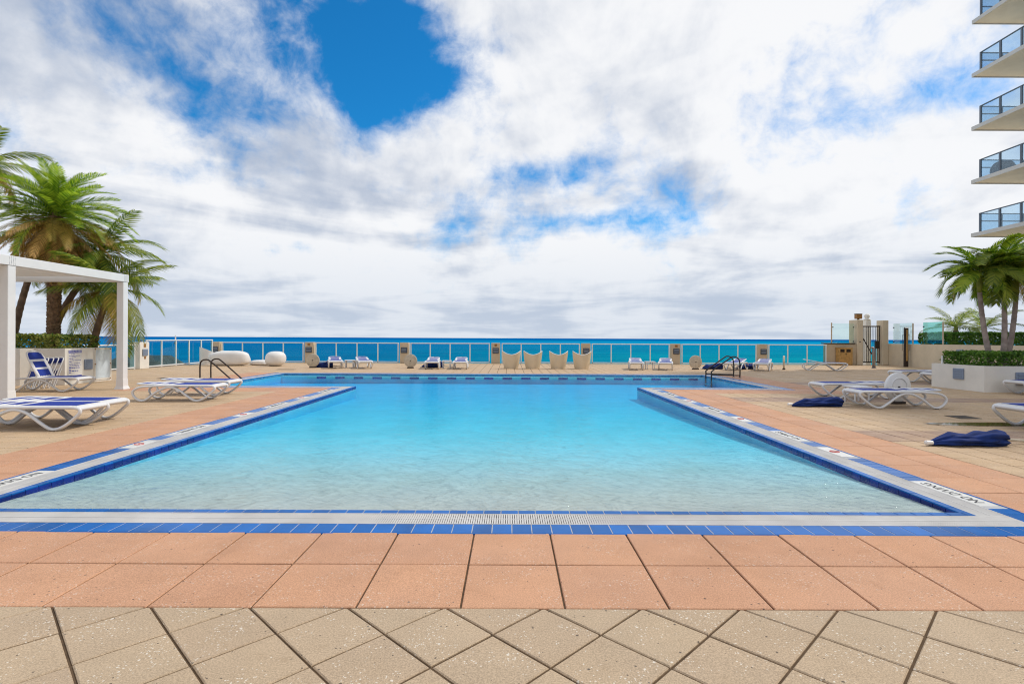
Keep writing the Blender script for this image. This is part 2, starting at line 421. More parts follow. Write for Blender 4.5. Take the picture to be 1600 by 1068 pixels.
# ------------------------------------------------------------------ mesh helpers
class MB:
    def __init__(s):
        s.v = []; s.f = []
    def add(s, vs_, fs):
        o = len(s.v)
        s.v += [tuple(p) for p in vs_]
        s.f += [tuple(i + o for i in q) for q in fs]
        return s
    def box(s, x0, x1, y0, y1, z0, z1):
        return s.add([(x0, y0, z0), (x1, y0, z0), (x1, y1, z0), (x0, y1, z0), (x0, y0, z1), (x1, y0, z1), (x1, y1, z1), (x0, y1, z1)],
                     [(0, 3, 2, 1), (4, 5, 6, 7), (0, 1, 5, 4), (1, 2, 6, 5), (2, 3, 7, 6), (3, 0, 4, 7)])
    def bbox(s, x0, x1, y0, y1, z0, z1, b=0.01):
        """box with chamfered edges"""
        vs_, fs = [], []
        ring = lambda i, z: [(x0 + i, y0 + b, z), (x0 + b, y0 + i, z), (x1 - b, y0 + i, z), (x1 - i, y0 + b, z),
                             (x1 - i, y1 - b, z), (x1 - b, y1 - i, z), (x0 + b, y1 - i, z), (x0 + i, y1 - b, z)]
        vs_ += ring(b, z0) + ring(0, z0 + b) + ring(0, z1 - b) + ring(b, z1)
        for k in range(3):
            for i in range(8):
                j = (i + 1) % 8
                fs.append((k * 8 + i, k * 8 + j, k * 8 + 8 + j, k * 8 + 8 + i))
        fs.append(tuple(range(7, -1, -1))); fs.append(tuple(range(24, 32)))
        return s.add(vs_, fs)
    def prism(s, poly, z0, z1, inset=0.0):
        n = len(poly)
        c = Vector((sum(p[0] for p in poly) / n, sum(p[1] for p in poly) / n))
        vs_ = [(p[0], p[1], z0) for p in poly]
        if inset > 0:
            vs_ += [(p[0], p[1], z1 - inset) for p in poly]
            for p in poly:
                d = Vector(p[:2]) - c
                q = c + d * max(0.2, 1 - inset * 1.4 / max(d.length, 1e-4))
                vs_.append((q.x, q.y, z1))
            L = 3
        else:
            vs_ += [(p[0], p[1], z1) for p in poly]
            L = 2
        fs = []
        for k in range(L - 1):
            for i in range(n):
                j = (i + 1) % n
                fs.append((k * n + i, k * n + j, (k + 1) * n + j, (k + 1) * n + i))
        fs.append(tuple(range((L - 1) * n, L * n)))
        fs.append(tuple(range(n - 1, -1, -1)))
        return s.add(vs_, fs)
    def tube(s, path, r, n=6, closed=False, rb=None, cap=True):
        """sweep; r may be a list; rb = radius across (second axis) if different"""
        P = [Vector(p) for p in path]
        m = len(P)
        rs = r if isinstance(r, (list, tuple)) else [r] * m
        rbs = rb if isinstance(rb, (list, tuple)) else ([rb] * m if rb else rs)
        vs_, fs = [], []
        ref = None
        for i in range(m):
            a = P[(i - 1) % m] if (closed or i > 0) else P[i]
            c_ = P[(i + 1) % m] if (closed or i < m - 1) else P[i]
            d = (c_ - a).normalized()
            if ref is None:
                ref = Vector((0, 1, 0)) if abs(d.y) < 0.9 else Vector((0, 0, 1))
            u = (ref - d * ref.dot(d)).normalized()
            ref = u
            v = d.cross(u)
            for k in range(n):
                th = 2 * math.pi * (k + 0.5) / n
                vs_.append(P[i] + u * math.cos(th) * rbs[i] + v * math.sin(th) * rs[i])
        for i in range(m if closed else m - 1):
            for k in range(n):
                i2 = (i + 1) % m; k2 = (k + 1) % n
                fs.append((i * n + k, i * n + k2, i2 * n + k2, i2 * n + k))
        if not closed and cap:
            fs.append(tuple(range(n - 1, -1, -1)))
            fs.append(tuple((m - 1) * n + k for k in range(n)))
        return s.add(vs_, fs)
    def lathe(s, prof, n=16, c=(0, 0, 0), axis='z'):
        vs_, fs = [], []
        for (r, z) in prof:
            for k in range(n):
                th = 2 * math.pi * k / n
                p = (r * math.cos(th), r * math.sin(th), z)
                if axis == 'y': p = (p[0], p[2], p[1])
                if axis == 'x': p = (p[2], p[0], p[1])
                vs_.append((p[0] + c[0], p[1] + c[1], p[2] + c[2]))
        m = len(prof)
        for i in range(m - 1):
            for k in range(n):
                k2 = (k + 1) % n
                fs.append((i * n + k, i * n + k2, (i + 1) * n + k2, (i + 1) * n + k))
        fs.append(tuple(range(n - 1, -1, -1)))
        fs.append(tuple((m - 1) * n + k for k in range(n)))
        return s.add(vs_, fs)
    def grid(s, fn, nu, nv, closed_u=False):
        vs_ = [fn(i / nu, j / nv) for j in range(nv + 1) for i in range(nu + (0 if closed_u else 1))]
        W = nu + (0 if closed_u else 1)
        fs = []
        for j in range(nv):
            for i in range(nu):
                i2 = (i + 1) % W
                fs.append((j * W + i, j * W + i2, (j + 1) * W + i2, (j + 1) * W + i))
        return s.add(vs_, fs)
    def mesh(s, name, mt=None, smooth=False):
        me = bpy.data.meshes.new(name)
        me.from_pydata(s.v, [], s.f)
        if mt: me.materials.append(MATS[mt])
        if smooth:
            me.polygons.foreach_set('use_smooth', [True] * len(me.polygons))
        me.update()
        return me
    def build(s, name, mt, parent=None, smooth=False, loc=None):
        return link(name, s.mesh(name, mt, smooth), parent, loc)

def link(name, me, parent=None, loc=None, rz=0.0):
    o = bpy.data.objects.new(name, me)
    col.objects.link(o)
    if parent: o.parent = parent
    if loc: o.location = loc
    if rz: o.rotation_euler.z = rz
    return o
def tag(o, label=None, cat=None, group=None, kind=None):
    if label: o['label'] = label
    if cat: o['category'] = cat
    if group: o['group'] = group
    if kind: o['kind'] = kind
    return o
def thing(name, loc, label, cat, group=None, rz=0.0):
    return tag(link(name, None, None, loc, rz), label, cat, group)
def kids(o):
    return [c for c in bpy.data.objects if c.parent == o]
def copy_tree(o, parent=None):
    c = o.copy(); col.objects.link(c); c.parent = parent
    for ch in kids(o): copy_tree(ch, c)
    return c
def smooth_by_angle(o, ang=40):
    me = o.data
    me.polygons.foreach_set('use_smooth', [True] * len(me.polygons))
    import bmesh
    bm = bmesh.new(); bm.from_mesh(me)
    bmesh.ops.recalc_face_normals(bm, faces=bm.faces)
    for e in bm.edges:
        if len(e.link_faces) == 2 and e.calc_face_angle(0) > R(ang): e.smooth = False
    bm.to_mesh(me); bm.free()
    return o
def catmull(pts, k=5, closed=False):
    P = [Vector(p) for p in pts]; n = len(P); out = []
    rng = range(n) if closed else range(n - 1)
    for i in rng:
        p0 = P[(i - 1) % n] if closed or i > 0 else P[i]
        p1 = P[i]; p2 = P[(i + 1) % n]
        p3 = P[(i + 2) % n] if closed or i + 2 < n else p2
        for j in range(k):
            t_ = j / k
            out.append(0.5 * ((2 * p1) + (p2 - p0) * t_ + (2 * p0 - 5 * p1 + 4 * p2 - p3) * t_ ** 2 + (3 * p1 - p0 - 3 * p2 + p3) * t_ ** 3))
    if not closed: out.append(P[-1])
    return out
def text_mesh(s, size, name='lettering'):
    cu = bpy.data.curves.new(name, 'FONT')
    cu.body = s; cu.size = size; cu.align_x = 'CENTER'; cu.align_y = 'CENTER'; cu.extrude = 0.0008; cu.resolution_u = 2
    tmp = bpy.data.objects.new(name, cu); col.objects.link(tmp)
    dg = bpy.context.evaluated_depsgraph_get(); dg.update()
    me = bpy.data.meshes.new_from_object(tmp.evaluated_get(dg))
    me.name = name
    bpy.data.objects.remove(tmp)
    return me

# ------------------------------------------------------------------ the sea, the beach
o = MB().add([(-40000, 70, -6.0), (40000, 70, -6.0), (40000, 40000, -6.0), (-40000, 40000, -6.0)], [(0, 1, 2, 3)]).build('sea', 'sea_water')
tag(o, 'turquoise sea reaching to the horizon', 'sea', kind='structure')
o = MB().add([(-400, -60, -5.6), (400, -60, -5.6), (400, 66, -5.6), (400, 78, -6.2), (-400, 78, -6.2), (-400, 66, -5.6)], [(0, 1, 2, 5), (5, 2, 3, 4)]).build('beach', 'beach_sand')
tag(o, 'pale sand beach below the deck', 'beach', kind='structure')

# ------------------------------------------------------------------ deck geometry (pool outline first)
ML, MR = -5.52, 4.67            # main pool, outer edge of the tile band
MF = 4.385
NZ = 16.93                      # where the pool widens
FL, FR, FB = -10.32, 8.87, 24.07
W_ = 0.57                       # width of tile band + grating + lip
ml, mr, mf, nz, fl, fr, fb = ML + W_, MR - W_, MF + W_, NZ + W_, FL + W_, FR - W_, FB - W_
DX0, DX1, DY0, DY1 = -18.2, 23.4, -6.0, 34.2

deck = tag(link('deck', None), 'sunlit paved pool deck of salmon and tan pavers', 'deck', kind='structure')
base = MB()
def slab(x0, x1, y0, y1, z1=-0.011, z0=-0.30):
    base.box(x0, x1, y0, y1, z0, z1)
slab(DX0, DX1, DY0, MF)
slab(DX0, ML, MF, NZ); slab(MR, DX1, MF, NZ)
slab(DX0, FL, NZ, FB); slab(FR, DX1, NZ, FB)
slab(DX0, DX1, FB, DY1)
base.build('paver_bed', 'joint', deck)
sup = MB().box(DX0, DX1, DY1 - 0.4, DY1, -5.7, -0.31).box(DX0, DX0 + 0.4, DY0, DY1 - 0.41, -5.7, -0.31).box(DX1 - 0.4, DX1, DY0, DY1 - 0.41, -5.7, -0.31)
sup.build('retaining_wall', 'stucco_tan', deck)

def paver_mesh(name, mt, wx, wy, gap=0.008, c=0.005):
    g = gap / 2
    return MB().prism([(g, g), (wx - g, g), (wx - g, wy - g), (g, wy - g)], -0.05, 0.0, c).mesh(name, mt)
pmeshes = {}
def put_paver(nm, mt, x, y, wx, wy, gap=0.012):
    key = (mt, round(wx, 3), round(wy, 3), gap)
    if key not in pmeshes: pmeshes[key] = paver_mesh(nm, mt, wx, wy, gap)
    o = link(nm, pmeshes[key], deck, (x, y, random.uniform(-0.0015, 0.0015)))
    o.rotation_euler = (random.gauss(0, 0.0012), random.gauss(0, 0.0012), 0)
    return o
S = 0.61
salmon = []
def span(a, b_, s, anchor=None):
    """cells of about size s filling a..b, joints through anchor"""
    if anchor is None: anchor = a
    k = math.floor((a - anchor) / s + 1e-6)
    out = []
    x = anchor + k * s
    while x < b_ - 0.02:
        x0, x1 = max(a, x), min(b_, x + s)
        if x1 - x0 > 0.02: out.append((x0, x1 - x0))
        x += s
    return out
def salmon_zone(x0, x1, y0, y1, ax=None, ay=None):
    for (x, wx) in span(x0, x1, S, ax):
        for (y, wy) in span(y0, y1, S, ay):
            salmon.append((x, y, wx, wy))
B2 = 2 * S
salmon_zone(ML - B2, MR + B2, MF - B2, MF, 0.327)
salmon_zone(ML - B2, ML, MF, NZ - B2)
salmon_zone(MR, MR + B2, MF, NZ - B2)
salmon_zone(FL - B2, ML, NZ - B2, NZ)
salmon_zone(MR, FR + B2, NZ - B2, NZ)
salmon_zone(FL - B2, FL, NZ, FB)
salmon_zone(FR, FR + B2, NZ, FB)
def in_view(x, y, zmin=2.3):
    return y > zmin and -0.97 < x / y < 0.97
salmon.sort(key=lambda p: p[1])
seen = [p for p in salmon if in_view(p[0] + p[2] / 2, p[1] + p[3])]
near = set(id(p) for p in seen[:300])
rest = MB()
def add_rest(mb, x, y, wx, wy, gap=0.008, c=0.005):
    g = gap / 2; dz_ = random.uniform(-0.0015, 0.0015)
    mb.prism([(x + g, y + g), (x + wx - g, y + g), (x + wx - g, y + wy - g), (x + g, y + wy - g)], -0.05, dz_, c)
for p in salmon:
    if id(p) in near: put_paver('salmon_paver', 'salmon_paver', *p)
    else: add_rest(rest, *p)
tag(rest.build('salmon_paving', 'salmon_paver', deck), kind='stuff')

# tan pavers on a square grid everywhere else
T = 0.406
tan = []
def inside(x, y, r):
    return r[0] < x < r[1] and r[2] < y < r[3]
def tan_zone(x0, x1, y0, y1):
    for (x, wx) in span(x0, x1, T):
        for (y, wy) in span(y0, y1, T):
            tan.append((x, y, wx, wy))
tan_zone(DX0, FL - B2, MF - B2, DY1 - 0.3)
tan_zone(FL - B2, ML - B2, MF - B2, NZ - B2)
tan_zone(MR + B2, FR + B2, MF - B2, NZ - B2)
tan_zone(FR + B2, DX1, MF - B2, DY1 - 0.3)
tan_zone(FL - B2, FR + B2, FB, DY1 - 0.3)
tan_seen = sorted([p for p in tan if in_view(p[0] + T / 2, p[1] + T)], key=lambda p: p[1])
near = set(id(p) for p in tan_seen[:300])
rest = MB()
for p in tan:
    if id(p) in near: put_paver('tan_paver', 'tan_paver', *p, gap=0.018)
    elif p[1] > 3: add_rest(rest, *p, gap=0.018)
tag(rest.build('tan_paving', 'tan_paver', deck), kind='stuff')

# sand coloured pavers laid on the diagonal in the foreground, cut along the salmon border
YB = MF - B2
D = T * math.sqrt(2)
X0, Y0 = -0.0853, 2.889
def clip(poly, ymax):
    out = []
    for i in range(len(poly)):
        a, b_ = poly[i], poly[(i + 1) % len(poly)]
        if a[1] <= ymax: out.append(a)
        if (a[1] <= ymax) != (b_[1] <= ymax):
            t_ = (ymax - a[1]) / (b_[1] - a[1])
            out.append((a[0] + (b_[0] - a[0]) * t_, ymax))
    return out
rest = MB()
dmesh = MB().prism([(0, -D / 2 + 0.0090), (D / 2 - 0.0090, 0), (0, D / 2 - 0.0090), (-D / 2 + 0.0090, 0)], -0.05, 0, 0.006).mesh('sand_paver', 'sand_paver')
for j in range(-18, 3):
    for i in range(-28, 29):
        cx = X0 + (i / 2) * D
        cy = Y0 + j * D / 2
        if (i + j) % 2 == 0: continue
        if cy - D / 2 > YB - 0.03 or cy < -4.5: continue
        vis = cy + D / 2 > 2.3 and abs(cx) < 3.4
        if cy + D / 2 <= YB:
            if vis:
                o = link('sand_paver', dmesh, deck, (cx, cy, random.uniform(-0.002, 0.002)))
                o.rotation_euler = (random.gauss(0, 0.002), random.gauss(0, 0.002), random.gauss(0, 0.003))
            else:
                rest.prism([(cx, cy - D / 2 + .007), (cx + D / 2 - .007, cy), (cx, cy + D / 2 - .007), (cx - D / 2 + .007, cy)], -0.05, 0, 0.006)
        else:
            poly = clip([(0, -D / 2 + 0.0090), (D / 2 - 0.0090, 0), (0, D / 2 - 0.0090), (-D / 2 + 0.0090, 0)], YB - 0.005 - cy)
            if len(poly) < 3: continue
            me = MB().prism(poly, -0.05, 0, 0.005).mesh('sand_paver', 'sand_paver')
            link('sand_paver', me, deck, (cx, cy, random.uniform(-0.0015, 0.001)))
tag(rest.build('sand_paving', 'sand_paver', deck), kind='stuff')

# ------------------------------------------------------------------ pool: basin, tile band, grating, markers
pool = tag(link('pool', None), 'T-shaped swimming pool with blue tile edge and beach entry', 'swimming pool', kind='structure')
# floor profile along depth (beach entry)
prof = [(mf - 0.05, -0.042), (5.6, -0.060), (6.6, -0.095), (8.0, -0.15), (10.0, -0.22), (13.0, -0.30), (15.5, -0.35), (17.5, -0.38), (fb + 0.05, -0.38)]
fm = MB()
for (a, b_) in zip(prof[:-1], prof[1:]):
    fm.add([(ml - .05, a[0], a[1]), (mr + .05, a[0], a[1]), (mr + .05, b_[0], b_[1]), (ml - .05, b_[0], b_[1])], [(0, 1, 2, 3)])
fm.add([(fl - .05, nz - .05, -0.385), (ml - .04, nz - .05, -0.385), (ml - .04, fb + .05, -0.385), (fl - .05, fb + .05, -0.385)], [(0, 1, 2, 3)])
fm.add([(mr + .04, nz - .05, -0.385), (fr + .05, nz - .05, -0.385), (fr + .05, fb + .05, -0.385), (mr + .04, fb + .05, -0.385)], [(0, 1, 2, 3)])
fm.build('pool_floor', 'plaster', pool)
wl = MB()
def wall(x0, x1, y0, y1): wl.box(x0, x1, y0, y1, -1.6, -0.0875)
wall(ml - .12, ml, mf, nz - .12); wall(mr, mr + .12, mf, nz - .12)
wall(fl - .12, ml, nz - .12, nz); wall(mr, fr + .12, nz - .12, nz)
wall(fl - .12, fl, nz, fb); wall(fr, fr + .12, nz, fb)
wall(fl - .12, fr + .12, fb, fb + .12); wl.box(ml - .12, mr + .12, mf - .12, mf - .001, -1.6, -0.09)
wl.build('pool_wall', 'wall_plaster', pool)
bench = MB().box(fl + .01, fr - .01, fb - 0.32, fb - 0.001, -0.38, -0.10)
bench.build('bench', 'plaster', pool)
navy = MB().box(0, 0.385, 0, 0.079, -0.085, 0).mesh('nosing_tile', 'navy_tile')
whit = MB().box(0, 0.385, 0, 0.079, -0.085, 0).mesh('nosing_tile', 'white_tile')
x = -8.6; k = 0
while x < fr - 0.6:
    link('nosing_tile', navy if k % 2 else whit, pool, (x, fb - 0.40, -0.101))
    x += 0.395; k += 1
# water body
wm = MB()
wpoly = [(ml - .02, mf - .02), (mr + .02, mf - .02), (mr + .02, nz - .02), (fr + .02, nz - .02), (fr + .02, fb + .02), (fl - .02, fb + .02), (fl - .02, nz - .02), (ml - .02, nz - .02)]
n8 = len(wpoly)
wm.add([(p[0], p[1], -0.028) for p in wpoly] + [(p[0], p[1], -1.9) for p in wpoly],
       [(0, 1, 2, 7), (2, 3, 4, 5, 6, 7)] + [tuple(reversed(q)) for q in ((8, 9, 10, 15), (10, 11, 12, 13, 14, 15))]
       + [(i, i + 8, (i + 1) % 8 + 8, (i + 1) % 8) for i in range(8)])
wobj = wm.build('water', 'pool_water')
import bmesh
bm_ = bmesh.new(); bm_.from_mesh(wobj.data); bmesh.ops.recalc_face_normals(bm_, faces=bm_.faces); bm_.to_mesh(wobj.data); bm_.free()
tag(wobj, 'clear rippled cyan water filling the pool', 'water', kind='structure')

# edge build-up: edges given as (start, direction, length, inward normal)
edges = [((ML, MF), (1, 0), MR - ML, (0, 1), 'front'),
         ((ML, NZ), (0, -1), NZ - MF, (1, 0), 'left'),
         ((MR, MF), (0, 1), NZ - MF, (-1, 0), 'right'),
         ((FL, NZ), (1, 0), ML - FL, (0, 1), 'notch_l'),
         ((MR, NZ), (1, 0), FR - MR, (0, 1), 'notch_r'),
         ((FL, FB), (0, -1), FB - NZ, (1, 0), 'far_l'),
         ((FR, NZ), (0, 1), FB - NZ, (-1, 0), 'far_r'),
         ((FR, FB), (-1, 0), FR - FL, (0, -1), 'far')]
BW, GW, LW = 0.21, 0.275, 0.085      # tile band, grating, lip
TW = 0.163
face_rest = MB(); bed = MB(); slats = MB(); lipg = MB(); resttile = MB()
tile_me = MB().prism([(0.004, 0.003), (TW - 0.004, 0.003), (TW - 0.004, BW - 0.004), (0.004, BW - 0.004)], -0.012, 0, 0.002).mesh('blue_tile', 'blue_tile')
TL = 0.155
lip_me = MB().prism([(0.0035, 0.0), (TL - 0.0035, 0.0), (TL - 0.0035, LW), (0.0035, LW)], -0.012, 0.002, 0.003).mesh('lip_tile', 'blue_tile')
face_me = MB().box(0.0035, TL - 0.0035, LW - 0.006, LW + 0.003, -0.085, -0.0125).mesh('face_tile', 'navy_tile')
count_b = 0; count_l = 0; count_f = 0
marks = {'left': [], 'right': []}
for k in range(4):
    marks['left'].append((5.42 + 3.35 * k, 0.93, 'NO DIVING'))
    marks['left'].append((7.68 + 3.1 * k, 0.50, 'icon'))
    marks['right'].append((5.16 + 3.27 * k, 0.90, 'NO DIVING'))
    marks['right'].append((7.32 + 3.1 * k, 0.60, 'icon'))
def edge_matrix(st, d, nrm):
    M = Matrix.Identity(4)
    M[0][0], M[1][0] = d; M[0][1], M[1][1] = nrm
    M[0][3], M[1][3] = st
    return M
def emit(mb, M, poly, z0, z1, c=0.0):
    pts = [M @ Vector((p[0], p[1], 0)) for p in poly]
    if (M[0][0] * M[1][1] - M[0][1] * M[1][0]) < 0: pts = pts[::-1]
    mb.prism([(p.x, p.y) for p in pts], z0, z1, c)
def flipped(me):
    m2 = me.copy(); m2.flip_normals(); return m2
tile_fl, lip_fl, face_fl = flipped(tile_me), flipped(lip_me), flipped(face_me)
for (st, d, Ln, nrm, nm) in edges:
    M = edge_matrix(st, d, nrm)
    mirrored = (M[0][0] * M[1][1] - M[0][1] * M[1][0]) < 0
    a0, a1 = 0.0, Ln
    if nm == 'left': b0, b1, g0, g1, l0, l1 = 0.0, Ln - BW, -BW, Ln - BW - GW, -W_, Ln - W_
    elif nm == 'right': b0, b1, g0, g1, l0, l1 = BW, Ln, BW + GW, Ln + BW, W_, Ln + W_
    elif nm == 'front': b0, b1, g0, g1, l0, l1 = 0.0, Ln, BW, Ln - BW, BW + GW, Ln - BW - GW
    elif nm == 'notch_l': b0, b1, g0, g1, l0, l1 = 0.0, Ln + BW, BW, Ln + BW + GW, BW + GW, Ln + BW + GW
    elif nm == 'notch_r': b0, b1, g0, g1, l0, l1 = -BW, Ln, -BW - GW, Ln - BW, -BW - GW, Ln - BW - GW
    elif nm in ('far_l', 'far_r'): b0, b1, g0, g1, l0, l1 = BW, Ln - BW, BW + GW, Ln - BW - GW, W_, Ln - W_
    else: b0, b1, g0, g1, l0, l1 = 0.0, Ln, BW, Ln - BW, BW + GW, Ln - BW - GW
    emit(bed, M, [(b0, 0), (b1, 0), (b1, BW), (b0, BW)], -0.30, -0.0025)
    emit(bed, M, [(l0, BW + GW), (l1, BW + GW), (l1, W_ - 0.008), (l0, W_ - 0.008)], -0.30, -0.0025)
    emit(lipg, M, [(g0, BW + 0.001), (g1, BW + 0.001), (g1, BW + GW - 0.001), (g0, BW + GW - 0.001)], -0.30, -0.030)
    # grating: slats across, with two ribs and a frame rail on each side
    x = g0
    while x < g1 - 0.01:
        emit(slats, M, [(x, BW + 0.004), (x + 0.0135, BW + 0.004), (x + 0.0135, BW + GW - 0.004), (x, BW + GW - 0.004)], -0.024, -0.002)
        x += 0.020
    for yy in (BW + 0.003, BW + GW - 0.015, BW + GW / 2 - 0.006):
        emit(slats, M, [(g0, yy), (g1, yy), (g1, yy + 0.012), (g0, yy + 0.012)], -0.026, 0.0005)
    # blue band tiles
    x = b0
    while x < b1 - 0.03:
        wy_mid = (M @ Vector((x + TW / 2, 0, 0)))
        skip = False
        if nm in marks:
            for (y0, ln, tx) in marks[nm]:
                if y0 - TW / 2 < wy_mid.y < y0 + ln + TW / 2 - 0.02: skip = True
        if not skip:
            if x + TW > b1 + 0.01:
                emit(resttile, M, [(x + .002, .002), (b1 - .002, .002), (b1 - .002, BW - .004), (x + .002, BW - .004)], -0.012, 0, 0.0025)
            elif nm in ('front', 'left', 'right') and count_b < 300:
                o = link('blue_tile', tile_fl if mirrored else tile_me, pool)
                o.matrix_local = M @ Matrix.Translation((x, 0, random.uniform(-0.0006, 0.0006)))
                count_b += 1
            else:
                emit(resttile, M, [(x + .002, .002), (x + TW - .002, .002), (x + TW - .002, BW - .004), (x + .002, BW - .004)], -0.012, random.uniform(-0.0006, 0.0006), 0.0025)
        x += TW
    # lip and face tiles
    x = l0
    while x < l1 - 0.03:
        wy_mid = (M @ Vector((x + TL / 2, 0, 0)))
        if nm in ('front', 'left', 'right') and x + TL < l1 + 0.01:
            o = link('lip_tile', lip_fl if mirrored else lip_me, pool)
            o.matrix_local = M @ Matrix.Translation((x, W_ - LW, random.uniform(-0.0008, 0.0008))); count_l += 1
            o = link('face_tile', face_fl if mirrored else face_me, pool)
            o.matrix_local = M @ Matrix.Translation((x, W_ - LW, 0)); count_f += 1
        else:
            e = min(x + TL, l1) - .002
            emit(resttile, M, [(x + .002, W_ - LW), (e, W_ - LW), (e, W_), (x + .002, W_)], -0.012, 0.002, 0.003)
            emit(face_rest, M, [(x + .002, W_ - 0.006), (e, W_ - 0.006), (e, W_ + .003), (x + .002, W_ + .003)], -0.085, -0.0125)
        x += TL
    # a thin line of deck-side trim
    emit(resttile, M, [(a0, -0.022), (a1, -0.022), (a1, -0.002), (a0, -0.002)], -0.012, 0.001)
bed.build('mortar_bed', 'grout', pool)
lipg.build('gutter_trough', 'gutter_dark', pool)
tag(slats.build('gutter_grating', 'grating_white', pool), kind='stuff')
tag(resttile.build('edge_tiling', 'blue_tile', pool), kind='stuff')
tag(face_rest.build('face_tiling', 'aqua_tile', pool), kind='stuff')
for side, lst in marks.items():
    for (y0, ln, tx) in lst:
        if y0 + ln > NZ - 0.3: continue
        xo = ML if side == 'left' else MR
        sgn = 1 if side == 'left' else -1
        xa, xb = sorted((xo + sgn * 0.03, xo + sgn * (BW - 0.003)))
        pl = MB().prism([(xa, y0), (xb, y0), (xb, y0 + ln), (xa, y0 + ln)], -0.012, 0.0015, 0.002).build('depth_marker', 'white_tile', pool)
        xc = (xa + xb) / 2
        rz = -R(90) if side == 'left' else R(90)
        if tx == 'icon':
            ic = MB()
            ring = [(0.062 * math.cos(a), 0.062 * math.sin(a), 0.001) for a in [2 * math.pi * q / 18 for q in range(18)]]
            ic.tube(ring, 0.0015, 4, closed=True, rb=0.008)
            ic.box(-0.055, 0.055, -0.006, 0.006, 0, 0.0015)
            io = ic.build('no_diving_symbol', 'ink_red', pl, loc=(xc, y0 + ln / 2, 0.0025)); io.rotation_euler.z = rz + 0.6
        else:
            me = text_mesh(tx, 0.14)
            me.materials.clear(); me.materials.append(MATS['ink_black'])
            link('lettering', me, pl, (xc, y0 + ln / 2, 0.003), rz)

# ------------------------------------------------------------------ glass railing along the sea, with pillars
def light_box(parent, M, w_=0.40, h_=0.30, mt='fixture_dark'):
    """louvred wall light; M maps local (x along wall, -y out of wall, z) to parent space"""
    b0 = MB().bbox(-w_ / 2, w_ / 2, -0.05, 0.0, -h_ / 2, h_ / 2, 0.012).build('wall_light', mt, parent)
    b0.matrix_local = M
    for q in range(3):
        z = -h_ * 0.28 + q * h_ * 0.26
        MB().box(-w_ * 0.38, w_ * 0.38, -0.062, -0.0501, z, z + h_ * 0.10).build('louvre', 'fixture_grey', b0)
    return b0
FY = 33.4
pillar_x = [-18.1 + 0.0, -12.35, -6.5, -0.88, 4.67, 10.20, 15.55]
pillar_lab = ['pillar in the corner behind the rounded sofa', 'pillar behind the leftmost stone disc', 'pillar behind the second stone disc from the left',
              'pillar just left of the four tulip chairs', 'pillar behind the rightmost tulip chair', 'pillar left of the disc near the pool ladder', 'pillar nearest the gate']
for i, xx in enumerate(pillar_x):
    p = thing('railing_pillar', (xx, FY, 0), 'tan concrete railing ' + pillar_lab[i], 'pillar', 'pillars of the sea railing')
    MB().bbox(-0.27, 0.27, -0.02, 0.40, 0, 1.27, 0.015).build('shaft', 'stucco_tan', p)
    light_box(p, Matrix.Translation((0, -0.021, 0.80)), 0.38, 0.34)
    if i in (1, 3, 5):
        MB().bbox(-0.075, 0.075, -0.04, -0.0205, 1.06, 1.20, 0.006).build('plaque', 'plaque_brown', p)
def railing(name, p0, p1, n, label, h=1.26, group='glass railing bays', side_post=0.06):
    a, b_ = Vector(p0), Vector(p1)
    L = (b_ - a).length
    r = thing(name, (a.x, a.y, 0), label, 'railing', group, math.atan2(b_.y - a.y, b_.x - a.x))
    MB().bbox(0, L, -0.04, 0.04, h - 0.06, h, 0.01).build('top_rail', 'white_metal', r)
    MB().bbox(0, L, -0.03, 0.03, 0.05, 0.11, 0.008).build('bottom_rail', 'white_metal', r)
    pm = MB().bbox(-0.032, 0.032, -0.03, 0.03, 0, h - 0.061, 0.006).mesh('post', 'white_metal')
    st = L / n
    for k in range(n + 1):
        link('post', pm, r, (min(max(k * st, 0.035), L - 0.035), 0, 0))
    gm = MB().box(0.035, st - 0.035, -0.005, 0.005, 0.111, h - 0.061).mesh('glass_pane', 'rail_glass')
    for k in range(n):
        link('glass_pane', gm, r, (k * st, 0, 0))
    return r
bay_lab = ['glass railing bay behind the rounded sofa and pouf', 'glass railing bay behind the two leftmost end-on loungers', 'glass railing bay behind the third and fourth far loungers',
           'glass railing bay behind the tulip chairs', 'glass railing bay between the tulip chairs and the loungers right of them', 'glass railing bay behind the right pool ladder']
for i in range(6):
    railing('glass_railing', (pillar_x[i] + 0.36, FY + 0.12), (pillar_x[i + 1] - 0.36, FY + 0.12), 4, bay_lab[i])
railing('glass_railing', (pillar_x[6] + 0.36, FY + 0.12), (19.5, FY + 0.12), 3, 'short glass railing bay next to the wooden bin')
# left side: railing running back towards the camera
railing('glass_gate_railing', (-18.0, 32.9), (-18.0, 26.9), 5, 'taller white-framed glass railing down the left side of the deck', h=1.41)
lp = thing('side_pillar', (-18.0, 26.45, 0), 'white pillar with box and plaques at end of the left railing', 'pillar')
MB().bbox(-0.3, 0.2, -0.28, 0.40, 0, 1.30, 0.015).build('shaft', 'stucco_white', lp)
lb = light_box(lp, Matrix.Translation((0.201, 0.06, 0.80)) @ Matrix.Rotation(R(90), 4, 'Z'), 0.36, 0.32, 'fixture_grey')
MB().bbox(0.2005, 0.22, -0.02, 0.14, 1.05, 1.22, 0.005).build('plaque', 'plaque_brown', lp)
MB().bbox(0.2005, 0.22, 0.02, 0.13, 0.48, 0.60, 0.005).build('plaque', 'plaque_brown', lp)
MB().lathe([(0.04, 0), (0.05, 0.04), (0.03, 0.09)], 10, (0.05, 0.0, 1.30)).build('camera_knob', 'fixture_dark', lp)
railing('glass_railing', (-18.0, 26.1), (-18.0, 21.4), 4, 'lower glass railing on the left beside the pergola post', h=1.20)
pole = thing('flag_pole', (-18.05, 29.35, 0), 'thin white pole clipped to the left railing', 'pole')
